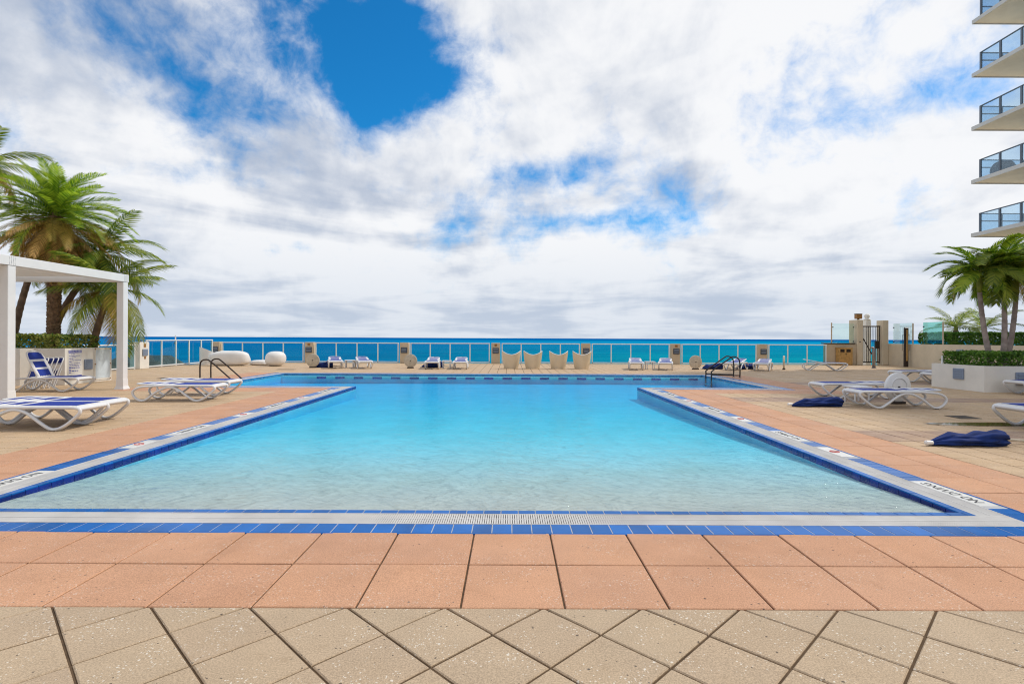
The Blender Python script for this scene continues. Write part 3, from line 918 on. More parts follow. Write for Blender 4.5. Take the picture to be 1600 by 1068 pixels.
MB().lathe([(0.03, 0.0), (0.03, 1.62), (0.015, 1.66)], 8).build('shaft', 'white_metal', pole)
MB().bbox(-0.05, 0.06, -0.06, 0.06, 1.18, 1.27, 0.01).build('clip', 'plaque_brown', pole)
hut = thing('hut_roof', (-27.5, 41.0, -5.6), 'dark low roof beyond the left railing seen through glass', 'roof')
MB().add([(-2.6, -2, 4.6), (2.6, -2, 4.6), (2.6, 2, 4.6), (-2.6, 2, 4.6), (-1.5, -0.6, 5.75), (1.6, -0.6, 5.75), (1.6, 0.6, 5.75), (-1.5, 0.6, 5.75)],
         [(0, 1, 5, 4), (1, 2, 6, 5), (2, 3, 7, 6), (3, 0, 4, 7), (4, 5, 6, 7), (3, 2, 1, 0)]).build('roof', 'roof_dark', hut)
pm = MB().lathe([(0.09, 0), (0.08, 4.65)], 8).mesh('post', 'roof_dark')
for sx in (-2.2, 2.2):
    for sy in (-1.6, 1.6): link('post', pm, hut, (sx, sy, 0))

# ------------------------------------------------------------------ right side: gate, walls, screens
gate_pill = 'gate pillars'
def gate_pillar(x, y, wx, wy, h, label):
    p = thing('gate_pillar', (x, y, 0), label, 'pillar', gate_pill)
    MB().bbox(0, wx, 0, wy, 0, h, 0.02).build('shaft', 'stucco_cream', p)
    return p
gp1 = gate_pillar(21.45, 33.6, 0.36, 0.85, 2.80, 'taller cream gate pillar left of the barred gate')
light_box(gp1, Matrix.Translation((-0.001, 0.42, 1.02)) @ Matrix.Rotation(R(-90), 4, 'Z'), 0.40, 0.34, 'fixture_grey')
MB().bbox(0.13, 0.19, -0.025, 0.001, 1.40, 1.47, 0.004).build('switch', 'fixture_dark', gp1)
gp2 = gate_pillar(23.02, 33.6, 0.36, 0.6, 2.77, 'cream gate pillar right of the barred gate')
cl = thing('pillar_lantern', (21.66, 33.85, 2.80), 'square brown lantern box on top of the gate pillar', 'lantern')
MB().bbox(-0.17, 0.17, -0.14, 0.14, 0.06, 0.36, 0.02).build('body', 'plaque_brown', cl)
MB().bbox(-0.05, 0.05, -0.05, 0.05, 0, 0.061, 0.01).build('stem', 'bronze_metal', cl)
MB().bbox(-0.18, 0.18, -0.15, 0.15, 0.361, 0.385, 0.005).build('lid', 'bronze_metal', cl)
fin = thing('finial_post', (23.35, 35.6, -1.0), 'white post with ball finial behind the gate', 'post')
MB().bbox(-0.17, 0.17, -0.17, 0.17, 0, 3.85, 0.02).build('shaft', 'stucco_white', fin)
MB().lathe([(0.20, 3.851), (0.20, 3.90), (0.09, 3.95), (0.15, 4.03), (0.17, 4.12), (0.12, 4.22), (0.02, 4.27)], 12).build('finial', 'stucco_white', fin, smooth=True)
gt = thing('barred_gate', (21.83, 33.85, 0), 'dark bronze gate of vertical bars between two cream pillars', 'gate')
GWd = 1.17
MB().bbox(0, GWd, -0.03, 0.03, 2.36, 2.44, 0.008).build('top_rail', 'bronze_metal', gt)
MB().bbox(0, GWd, -0.03, 0.03, 0.14, 0.21, 0.008).build('bottom_rail', 'bronze_metal', gt)
sm = MB().bbox(-0.025, 0.025, -0.025, 0.025, 0.10, 2.359, 0.005).mesh('stile', 'bronze_metal')
link('stile', sm, gt, (0.03, 0, 0)); link('stile', sm, gt, (GWd - 0.03, 0, 0))
bm2 = MB().bbox(-0.013, 0.013, -0.013, 0.013, 0.211, 2.359, 0.003).mesh('bar', 'bronze_metal')
for k in range(1, 10): link('bar', bm2, gt, (0.03 + k * (GWd - 0.06) / 10, 0, 0))
MB().bbox(GWd - 0.30, GWd - 0.06, -0.05, 0.05, 1.02, 1.50, 0.01).build('lock_box', 'bronze_metal', gt)
hr = thing('stair_handrail', (21.9, 34.3, 0), 'dark handrail sloping down behind the gate bars', 'handrail')
MB().tube([(0.0, 0, 2.25), (0.05, 0, 2.2), (1.12, 0, 0.3)], 0.032, 8).build('rail', 'bronze_metal', hr)
MB().tube([(0.06, 0, 2.17), (0.06, 0, 0)], 0.025, 8).build('post', 'bronze_metal', hr)
MB().tube([(1.08, 0, 0.36), (1.08, 0, 0)], 0.025, 8).build('post', 'bronze_metal', hr)
lw = thing('bin_wall', (19.6, 33.7, 0), 'low tan wall with dark cap behind the wooden bin', 'wall')
MB().bbox(0.0, 1.85, 0, 0.35, 0, 1.30, 0.015).build('body', 'stucco_tan', lw)
MB().bbox(-0.12, 1.78, -0.05, 0.40, 1.301, 1.36, 0.01).build('cap', 'bronze_metal', lw)
sc1 = thing('wind_screen', (20.0, 33.85, 1.36), 'clear frameless glass screen above the bin wall', 'glass screen', 'wind screens')
MB().box(0.06, 1.40, -0.008, 0.008, 0.02, 1.22).build('glass_pane', 'screen_glass', sc1)
MB().bbox(-0.03, 0.03, -0.03, 0.03, 0, 1.26, 0.008).build('post', 'stucco_tan', sc1)
cm = MB().lathe([(0.03, -0.03), (0.035, 0), (0.03, 0.03)], 8, axis='y').mesh('clamp', 'bronze_metal')
for (cx, cz) in ((0.08, 0.1), (0.08, 0.98), (1.36, 0.1), (1.36, 0.98)): link('clamp', cm, sc1, (cx, 0, cz))
bn_ = thing('litter_bin', (20.15, 33.28, 0), 'wooden two-slot litter bin against the low wall', 'bin')
MB().bbox(0, 0.82, 0, 0.40, 0, 1.04, 0.015).build('body', 'bin_wood', bn_)
MB().bbox(-0.02, 0.84, -0.02, 0.41, 1.041, 1.08, 0.01).build('lid', 'bin_wood', bn_)
for sx in (0.06, 0.43): MB().box(sx, sx + 0.26, -0.004, -0.001, 0.80, 0.98).build('slot', 'dark_hole', bn_)
MB().bbox(0.03, 0.79, -0.012, -0.001, 0.05, 0.73, 0.004).build('door', 'bin_wood', bn_)
MB().bbox(0.37, 0.45, -0.03, -0.0125, 0.66, 0.70, 0.005).build('handle', 'bronze_metal', bn_)
# side wall on the right
sw = thing('side_wall', (0, 0, 0), 'long cream side wall right of the gate below the hedge', 'wall')
def wallpoly(a, b_, th, z0, z1):
    a, b_ = Vector(a), Vector(b_); n_ = Vector((b_.y - a.y, -(b_.x - a.x))).normalized() * th
    return MB().prism([tuple(a), tuple(b_), tuple(b_ + n_), tuple(a + n_)][::-1], z0, z1)
WA, WB = (23.39, 33.7), (22.75, 24.0)
wallpoly(WB, WA, 0.28, 0, 1.33).build('body', 'stucco_cream', sw)
light_box(sw, Matrix.Translation((22.98, 27.75, 0.90)) @ Matrix.Rotation(R(-86), 4, 'Z'), 0.42, 0.36, 'fixture_grey')
def side_pt(y): return WA[0] + (WB[0] - WA[0]) * (WA[1] - y) / (WA[1] - WB[1]) + 0.14
for (ya, yb, gm_, lab) in ((33.4, 31.6, 'screen_glass', 'clear glass screen on the side wall beside the gate pillar'),
                           (30.75, 29.2, 'green_glass', 'green tinted glass screen on the side wall before the hedge')):
    s_ = thing('wind_screen', (side_pt(ya), ya, 1.335), lab, 'glass screen', 'wind screens')
    dv = Vector((side_pt(yb) - side_pt(ya), yb - ya)); s_.rotation_euler.z = math.atan2(dv.y, dv.x)
    MB().box(0.03, dv.length - 0.03, -0.008, 0.008, 0.02, 1.22).build('glass_pane', gm_, s_)
    MB().bbox(dv.length - 0.02, dv.length + 0.04, -0.03, 0.03, 0, 1.20, 0.008).build('post', 'stucco_tan', s_)
    for (cx, cz) in ((0.05, 0.1), (0.05, 0.98)): link('clamp', cm, s_, (cx, 0, cz))
sh_ = thing('shower_post', (23.0, 31.6, 0), 'brown shower post with two handle bars at the side wall', 'shower')
MB().bbox(-0.11, 0.11, -0.07, 0.07, 0, 2.28, 0.02).build('column', 'bronze_metal', sh_)
MB().bbox(-0.05, 0.05, -0.085, -0.0705, 0.35, 2.15, 0.006).build('panel', 'bin_wood', sh_)
for sx in (-1, 1):
    MB().tube([(sx * 0.10, 0, 0.95), (sx * 0.22, 0, 0.95), (sx * 0.22, 0, 1.85), (sx * 0.10, 0, 1.85)], 0.014, 6).build('handle', 'bronze_metal', sh_)
fs_ = thing('foot_shower', (20.0, 29.9, 0), 'short grey metal post with bent top in front of the gate', 'post')
MB().tube([(0.0, 0, 0), (0.0, 0, 1.02), (-0.02, 0, 1.10), (-0.09, 0, 1.15), (-0.17, 0, 1.12)], [0.085, 0.08, 0.07, 0.055, 0.045], 10).build('column', 'steel', fs_, smooth=True)
MB().lathe([(0.13, 0), (0.13, 0.02), (0.09, 0.03)], 12).build('base_plate', 'steel', fs_)
railing('glass_railing', (25.2, 29.0), (29.2, 29.0), 4, 'far glass railing behind the palm trunks on the right', h=1.28)

# ------------------------------------------------------------------ plants
def leaf_cloud(x0, x1, y0, y1, z0, z1, n, size, seed=1, bulge=0.06):
    rnd = random.Random(seed)
    mb = MB()
    for _ in range(n):
        x = rnd.uniform(x0, x1); y = rnd.uniform(y0, y1)
        # bias towards top and the sides
        q = rnd.random()
        lim = z1 + bulge * (mnoise.noise(Vector((x * 1.7, y * 1.7, seed))) + 0.3 * rnd.uniform(-1, 1))
        if q < 0.5: z = lim - abs(rnd.gauss(0, 0.05))
        else:
            z = rnd.uniform(z0, lim)
            if q < 0.75: y = y0 + abs(rnd.gauss(0, 0.05)) + bulge * mnoise.noise(Vector((x * 2.1, z * 2.1, seed + 5)))
            elif q < 0.9: x = (x0 if rnd.random() < 0.7 else x1) + rnd.gauss(0, 0.04)
        d = Vector((rnd.gauss(0, 1), rnd.gauss(0, 1), rnd.gauss(0.5, 0.7))).normalized()
        u = d.orthogonal().normalized(); u = Matrix.Rotation(rnd.uniform(0, 6.28), 3, d) @ u
        v = d.cross(u)
        s_ = size * rnd.uniform(0.6, 1.25)
        c = Vector((x, y, z))
        mb.add([c - u * s_, c - v * s_ * 0.45 + d * s_ * 0.12, c + u * s_, c + v * s_ * 0.45 + d * s_ * 0.12], [(0, 1, 2, 3)])
    return mb
def hedge(name, x0, x1, y0, y1, z0, z1, n, size, label, mt, seed):
    h_ = thing(name, ((x0 + x1) / 2, y0, z0), label, 'hedge')
    cx = (x0 + x1) / 2
    o = leaf_cloud(x0 - cx, x1 - cx, 0, y1 - y0, 0, z1 - z0, n, size, seed).build('foliage', mt, h_)
    st = MB()
    rnd = random.Random(seed)
    for _ in range(int((x1 - x0) * 8)):
        x = rnd.uniform(x0, x1) - cx; y = rnd.uniform(0.1, y1 - y0 - 0.1)
        st.tube([(x, y, 0), (x + rnd.uniform(-.1, .1), y + rnd.uniform(-.1, .1), (z1 - z0) * 0.85)], 0.012, 4)
    st.build('stems', 'coco_trunk', h_)
    return h_
# right planter
rp = thing('planter', (14.3, 16.4, 0), 'white planter box on the right holding hedge and triple palms', 'planter')
def planter_walls(p, w_, d_, h_, th=0.2, mt='stucco_white'):
    MB().box(0, th, 0, d_, 0, h_).build('side_panel', mt, p)
    MB().box(th + .001, w_, 0, th, 0, h_ - 0.002).build('front_panel', mt, p)
    MB().box(th + .001, w_, d_ - th, d_, 0, h_ - 0.002).build('back_panel', mt, p)
    MB().box(w_ - th, w_ - 0.001, th + .001, d_ - th - .001, 0, h_ - 0.004).build('side_panel', mt, p)
    MB().box(th + .001, w_ - th - .001, th + .001, d_ - th - .001, 0, h_ - 0.06).build('soil', 'soil', p)
planter_walls(rp, 5.6, 2.05, 0.785)
light_box(rp, Matrix.Translation((-0.001, 0.92, 0.50)) @ Matrix.Rotation(R(-90), 4, 'Z'), 0.40, 0.34, 'fixture_grey')
light_box(rp, Matrix.Translation((1.13, -0.001, 0.42)), 0.40, 0.38, 'fixture_grey')
MB().tube([(0.12, 1.75, 0.7), (0.12, 1.75, 1.05)], 0.03, 8).build('pipe', 'white_metal', rp)
hedge('clipped_hedge', 14.52, 19.7, 16.62, 18.25, 0.72, 1.20, 9000, 0.055, 'clipped green hedge in the right white planter', 'hedge_leaf', 3)
bp = thing('raised_bed', (23.6, 29.0, 0), 'raised bed behind the side wall under small palms', 'planter')
MB().box(0.05, 7.0, 0, 3.0, 0, 1.28).build('soil', 'soil', bp)
hedge('clipped_hedge', 23.65, 28.3, 29.2, 31.5, 1.28, 1.97, 8000, 0.08, 'clipped hedge behind the side wall under two small palms', 'hedge_leaf', 4)
# left planter (polygon)
lpn = thing('planter', (0, 0, 0), 'cream planter on the left carrying the pool rules sign', 'planter')
poly = [(-14.32, 19.55), (-14.32, 17.5), (-15.17, 17.5), (-15.45, 17.15), (-22.5, 16.3), (-22.5, 19.55)]
MB().prism(poly[::-1], 0, 1.175).build('body', 'stucco_white', lpn)
hedge('sea_grape_hedge', -21.5, -14.55, 17.55, 19.3, 1.10, 1.60, 9000, 0.075, 'leafy sea grape bushes in the left planter', 'grape_leaf', 6)
light_box(lpn, Matrix.Translation((-14.319, 18.45, 0.62)) @ Matrix.Rotation(R(90), 4, 'Z'), 0.34, 0.34, 'fixture_grey')

# signs on the left planter
sg = thing('pool_rules_sign', (-14.315, 17.62, 0.15), 'white pool rules sign with blue header on the left planter', 'sign')
MB().box(0, 0.012, 0, 0.55, 0, 0.97).build('panel', 'white_tile', sg)
def sign_text(parent, s, size, y, z, mt, x=0.0135):
    me = text_mesh(s, size); me.materials.clear(); me.materials.append(MATS[mt])
    o = link('lettering', me, parent, (x, y, z)); o.rotation_euler = (R(90), 0, R(90))
    return o
hd = MB().box(0.0122, 0.0132, 0.01, 0.54, 0.87, 0.96).build('header', 'ink_blue', sg)
sign_text(hd, 'POOL RULES', 0.085, 0.275, 0.915, 'white_tile', 0.0142)
ft = MB().box(0.0122, 0.0132, 0.0, 0.55, 0.01, 0.14).build('footer', 'ink_blue', sg)
sign_text(ft, 'NO DIVING', 0.10, 0.275, 0.072, 'white_tile', 0.0142)
ln = MB(); rnd = random.Random(3)
for k in range(13):
    z = 0.82 - k * 0.05; y = 0.03
    while y < 0.46:
        e = min(0.52, y + rnd.uniform(0.03, 0.11))
        ln.box(0.0122, 0.0130, y, e, z, z + (0.016 if k < 9 else 0.026)); y = e + 0.02
        if rnd.random() < 0.12: break
ln.build('small_print', 'ink_blue', sg)
nb = thing('notice_panel', (-14.315, 18.72, 0.06), 'large faded pale blue notice panel on the left planter', 'sign')
MB().box(0, 0.02, 0, 0.76, 0, 1.10).build('backing', 'stucco_white', nb)
MB().box(0.0202, 0.026, 0.05, 0.71, 0.06, 1.04).build('sheet', 'sign_faded', nb)
bt = MB().lathe([(0.022, 0.0), (0.018, 0.02)], 8, axis='x').mesh('bolt', 'plaque_brown')
for (yy, zz) in ((0.03, 0.03), (0.73, 0.03), (0.03, 1.07), (0.73, 1.07), (0.03, 0.55), (0.73, 0.55)): link('bolt', bt, nb, (0.0202, yy, zz))

# palms
def frond_mesh(L, droop, nleaf, ll, wl_, mt, hang=0.3, vee=0.35, seed=0, fwd=0.75, rach=0.018, twist=0.0):
    rnd = random.Random(seed)
    mb = MB()
    def P(t_):
        # arc in the x-z plane that bends down towards the tip
        a = -droop * t_
        if abs(droop) < 1e-3: return Vector((L * t_, 0, 0)), Vector((1, 0, 0))
        x = L / droop * math.sin(droop * t_) if droop else L * t_
        z = -L / droop * (1 - math.cos(droop * t_))
        return Vector((x, 0, z)), Vector((math.cos(a), 0, math.sin(a)))
    pts = [P(i / 10)[0] for i in range(11)]
    mb.tube(pts, [rach * (1 - 0.85 * i / 10) for i in range(11)], 4)
    for i in range(nleaf):
        t_ = 0.10 + 0.90 * (i + rnd.random() * 0.6) / nleaf
        p, d = P(min(t_, 1))
        up = Vector((-d.z, 0, d.x))
        env = math.sin(math.pi * min(1, 0.12 + 0.80 * t_)) ** 0.7
        for s_ in (-1, 1):
            l = ll * env * rnd.uniform(0.82, 1.1)
            dirl = (d * fwd * (0.7 + 0.6 * t_) + Vector((0, s_, 0)) + up * (vee + rnd.uniform(-0.12, 0.12))).normalized()
            mid = p + dirl * l * 0.5 + Vector((0, 0, -hang * l * 0.18))
            tip = p + dirl * l * (1 - 0.15 * hang) + Vector((0, 0, -hang * l * (0.75 + rnd.uniform(-.15, .15))))
            wv_ = d * wl_ * 0.5
            mb.add([p - wv_ * 0.6, p + wv_ * 0.6, mid + wv_, mid - wv_, tip], [(0, 1, 2, 3), (3, 2, 4)])
    return mb.mesh('frond', mt)
def frond_obj(me, parent, loc, az, elev, roll=0.0, sc=1.0):
    o = link('frond', me, parent, loc)
    Mx = Matrix.Rotation(az, 3, 'Z') @ Matrix.Rotation(-elev, 3, 'Y') @ Matrix.Rotation(roll, 3, 'X')
    o.rotation_euler = Mx.to_euler()
    o.scale = (sc, sc, sc)
    return o
def palm(name, base, top, r0, r1, label, kind, trunk_mt, bend=0.0, group=None, seed=1, fr=None, nring=34):
    rnd = random.Random(seed)
    B, Tp = Vector(base), Vector(top)
    t0 = thing(name, base, label, 'palm tree', group)
    v = Tp - B
    path = []
    n_ = nring
    side = Vector((v.x, v.y, 0)); side = side.normalized() if side.length > 0.05 else Vector((1, 0, 0))
    for i in range(n_ + 1):
        t_ = i / n_
        q = v * t_ + side * bend * math.sin(math.pi * t_)
        path.append(q)
    rs = []
    for i in range(n_ + 1):
        t_ = i / n_
        r = r0 + (r1 - r0) * t_ + r0 * 0.5 * math.exp(-t_ * 14)
        rs.append(r * (1.0 + (0.05 if i % 2 else -0.04)))
    mb = MB().tube(path, rs, 12)
    if kind == 'date':
        # old leaf bases wrapped in spirals
        k = 0; z = 0.02
        H = v.length
        while z < H - 0.05:
            t_ = z / H
            q = v * t_
            a = k * 2.39996
            r = r0 + (r1 - r0) * t_
            d = Vector((math.cos(a), math.sin(a), 0)); s2 = Vector((-d.y, d.x, 0))
            b_ = q + d * r * 0.92
            wz = 0.11
            mb.add([b_ - s2 * 0.075 - Vector((0, 0, 0.05)), b_ + s2 * 0.075 - Vector((0, 0, 0.05)), b_ + d * 0.055 + s2 * 0.05 + Vector((0, 0, wz * .6)),
                    b_ + d * 0.055 - s2 * 0.05 + Vector((0, 0, wz * .6)), b_ + s2 * 0.04 + Vector((0, 0, wz)), b_ - s2 * 0.04 + Vector((0, 0, wz))],
                   [(0, 1, 2, 3), (3, 2, 4, 5), (0, 3, 5), (1, 4, 2)])
            k += 1; z += 0.0155
    mb.build('trunk', trunk_mt, t0, smooth=(kind != 'date'))
    return t0, path[-1], rnd
def crown(t0, top, mt='crownshaft', r=0.10, h=0.35):
    return MB().lathe([(r * 0.9, -0.12), (r * 1.1, 0.0), (r * 0.9, h * 0.5), (r * 0.35, h)], 10, tuple(top)).build('crown', mt, t0, smooth=True)

# date palm
date_fr = [frond_mesh(2.35, 0.75 + 0.25 * k, 70, 0.42, 0.034, 'date_leaf', 0.15, 0.35, 10 + k, 0.9) for k in range(3)]
dry_fr = [frond_mesh(2.15, 0.75, 52, 0.38, 0.034, 'dry_leaf', 0.5, 0.05, 20 + k, 1.1) for k in range(2)]
ol_fr = [frond_mesh(2.2, 1.0, 56, 0.40, 0.028, 'olive_leaf', 0.3, 0.2, 24, 0.95)]
t0, tp, rnd = palm('date_palm', (-15.62, 18.6, 1.05), (-15.55, 18.6, 5.35), 0.165, 0.175, 'stout date palm with patterned trunk and brown frond skirt behind the pergola', 'date', 'date_trunk', seed=2)
cr = crown(t0, tp, 'date_trunk', 0.24, 0.5)
k = 0
for i in range(74):
    e = 84 - 92 * ((i + 0.5) / 74) ** 0.85
    az = i * 2.39996 + rnd.uniform(-0.2, 0.2)
    me = date_fr[rnd.randrange(3)] if e > 4 or rnd.random() < 0.3 else ol_fr[0]
    frond_obj(me, cr, tp + Vector((0, 0, 0.25 + 0.25 * (e / 84))), az, R(e + rnd.uniform(-5, 5)), rnd.uniform(-0.4, 0.4), rnd.uniform(0.85, 1.08) * (0.72 + 0.28 * min(1, (90 - e) / 50)))
for i in range(56):
    e = -4 - 58 * ((i + 0.5) / 56)
    frond_obj(dry_fr[i % 2], cr, tp + Vector((0, 0, 0.10 - 0.25 * i / 56)), i * 2.39996, R(e + rnd.uniform(-6, 6)), rnd.uniform(-0.5, 0.5), rnd.uniform(0.75, 1.05))
# coconut palms
coco_fr = [frond_mesh(2.3, 0.9 + 0.35 * k, 54, 0.62, 0.042, 'coco_leaf', 0.75, 0.1, 30 + k, 0.85) for k in range(3)]
coco_ol = [frond_mesh(2.2, 1.3, 44, 0.60, 0.035, 'olive_leaf', 0.9, 0.0, 37, 0.85)]
def coco(base, top, label, n, sc, seed, bend=0.0, r0=0.16, lean=None, lo=-50, name='coconut_palm', avoid=None):
    t0, tp, rnd = palm(name, base, top, r0, r0 * 0.72, label, 'coco', 'coco_trunk', bend, 'coconut palms on the left', seed)
    cr = crown(t0, tp, 'crownshaft', r0 * 0.8, 0.4)
    for i in range(n):
        e = 78 - (78 - lo) * ((i + 0.5) / n) ** 0.9
        me = coco_fr[rnd.randrange(3)] if rnd.random() > 0.12 or e > 10 else coco_ol[0]
        frond_obj(me, cr, tp + Vector((0, 0, 0.12)), i * 2.39996 + rnd.uniform(-0.25, 0.25), R(e + rnd.uniform(-6, 6)), rnd.uniform(-0.35, 0.35), sc * rnd.uniform(0.85, 1.1))
    return t0
coco((-14.75, 19.2, 1.05), (-14.15, 19.2, 3.05), 'leaning coconut palm rising just left of the pergola far post', 20, 1.0, 5, -0.06, 0.12)
coco((-16.25, 19.1, 1.05), (-14.55, 19.35, 4.35), 'coconut palm with slanting trunk behind the date palm trunk', 24, 0.92, 6, -0.25, 0.12)
coco((-17.35, 18.9, 1.05), (-16.35, 19.0, 4.9), 'coconut palm leaning right between pergola post and date palm', 16, 0.85, 7, -0.10, 0.115)
coco((-17.3, 18.3, 1.05), (-17.9, 18.4, 7.2), 'tall coconut palm at the left picture edge, highest crown', 22, 0.86, 8, 0.0, 0.12)
# right: three slender palms in one planter
ad_fr = [frond_mesh(1.55, 1.25 + 0.4 * k, 50, 0.46, 0.05, ('date_leaf', 'coco_leaf')[k], 0.45, 0.3, 40 + k, 0.8) for k in range(2)]
ad_dr = [frond_mesh(1.4, 1.7, 36, 0.40, 0.04, 'olive_leaf', 0.6, 0.1, 45, 0.8)]
for q, (b_, tp_, lab, sd) in enumerate((((15.45, 17.45, 0.75), (15.05, 17.45, 3.15), 'slender palm leaning left in the right planter', 11),
                                        ((15.72, 17.35, 0.75), (15.72, 17.35, 3.30), 'upright middle palm of the three in the right planter', 12),
                                        ((15.95, 17.5, 0.75), (16.28, 17.5, 3.10), 'slender palm leaning right in the right planter', 13))):
    t0, tp, rnd = palm('slender_palm', b_, tp_, 0.082, 0.062, lab, 'ad', 'grey_trunk', 0.05, 'three palms in the right planter', sd)
    MB().tube([tp - Vector((0, 0, 0.05)), tp + Vector((0, 0, 0.25)), tp + Vector((0, 0, 0.55))], [0.066, 0.078, 0.045], 10).build('crownshaft', 'crownshaft', t0, smooth=True)
    cr = crown(t0, tp + Vector((0, 0, 0.55)), 'crownshaft', 0.05, 0.3)
    for i in range(23):
        e = 82 - 96 * ((i + 0.5) / 23)
        me = ad_fr[i % 2] if e > -2 or rnd.random() < 0.5 else ad_dr[0]
        frond_obj(me, cr, tp + Vector((0, 0, 0.58)), i * 2.39996 + sd + rnd.uniform(-.2, .2), R(e + rnd.uniform(-5, 5)), rnd.uniform(-0.4, 0.4), rnd.uniform(0.82, 1.08))
# small palms behind the wall
sm_fr = [frond_mesh(1.9, 0.9 + 0.3 * k, 34, 0.55, 0.045, 'coco_leaf', 0.5, 0.25, 50 + k, 0.8) for k in range(2)]
for (b_, lab, sd, n_) in (((25.35, 31.0, 1.28), 'small spreading palm above the far hedge on the right', 21, 11), ((27.15, 31.2, 1.28), 'small palm half hidden behind the slender palm trunks', 22, 10)):
    t0, tp, rnd = palm('young_palm', b_, (b_[0] + 0.05, b_[1], b_[2] + 0.85), 0.14, 0.12, lab, 'sm', 'coco_trunk', 0.0, 'young palms behind the side wall', sd, nring=10)
    cr = crown(t0, tp, 'crownshaft', 0.10, 0.3)
    for i in range(n_):
        e = 74 - 70 * ((i + 0.5) / n_)
        me = sm_fr[i % 2]
        frond_obj(me, cr, tp + Vector((0, 0, 0.1)), i * 2.39996 + sd, R(e), rnd.uniform(-.3, .3), rnd.uniform(0.85, 1.1))

# ------------------------------------------------------------------ pergola
pg = thing('pergola', (-11.55, 12.5, 0), 'white metal pergola with louvred roof on the left of the deck', 'pergola')
pm = MB().bbox(-0.10, 0.10, -0.10, 0.10, 0, 3.18, 0.008).mesh('post', 'white_metal')
bpm = MB().lathe([(0.20, 0), (0.20, 0.02), (0.155, 0.10), (0.145, 0.30), (0.14, 0.31)], 4).mesh('post_base', 'white_metal')
PX = [(0, 0), (0, 3.7), (-4.2, 3.7), (-4.2, 0), (0, -4.2), (-4.2, -4.2)]
for (xx, yy) in PX:
    p_ = link('post', pm, pg, (xx, yy, 0))
    bb = link('post_base', bpm, p_, (0, 0, 0)); bb.rotation_euler.z = R(45)
MB().bbox(-0.09, 0.11, -4.3, 3.82, 3.185, 3.41, 0.008).build('side_beam', 'white_metal', pg)
MB().bbox(-4.31, -4.11, -4.3, 3.82, 3.185, 3.41, 0.008).build('side_beam', 'white_metal', pg)
for yy in (3.62, -4.29): MB().bbox(-4.109, -0.091, yy, yy + 0.19, 3.187, 3.408, 0.008).build('cross_beam', 'white_metal', pg)
lv = MB().bbox(-4.10, -0.095, -0.095, 0.095, -0.012, 0.012, 0.004).mesh('louvre', 'white_metal')
for k in range(38):
    o = link('louvre', lv, pg, (0, -4.0 + k * 0.2, 3.33)); o.rotation_euler.x = R(12)
dots = MB()
for yb in (0.0, 3.7):
    for i in range(4):
        for j in range(7):
            dots.lathe([(0.007, 0), (0.005, 0.004)], 6, (0.1101, yb - 0.07 + i * 0.045, 3.21 + j * 0.028), 'x')
dots.build('rivets', 'grey_aluminium', pg)

# ------------------------------------------------------------------ loungers
SH = 0.36
side = [(-0.50, 0.375), (-0.78, 0.35), (-0.94, 0.27), (-0.955, 0.17), (-0.86, 0.06), (-0.74, 0.024), (-0.62, 0.07), (-0.40, 0.24), (-0.14, 0.345), (0.08, 0.30),
        (0.30, 0.14), (0.46, 0.035), (0.58, 0.026), (0.72, 0.09), (0.88, 0.22), (0.955, 0.31), (0.90, 0.375), (0.60, 0.385), (0.10, 0.385), (-0.25, 0.385)]
side_path = catmull([(x, 0, z) for x, z in side], 5, True)
def sling(x0, x1, hw, z, sag, name, parent, mt='blue_sling', nx=8, ny=4, edge=0.0):
    return MB().grid(lambda u, v: (x0 + (x1 - x0) * u, -hw + 2 * hw * v, z - sag * math.sin(math.pi * u) * math.sin(math.pi * v) - edge * max(0, u - 0.8) ** 2 * 25), nx, ny).build(name, mt, parent, smooth=True)
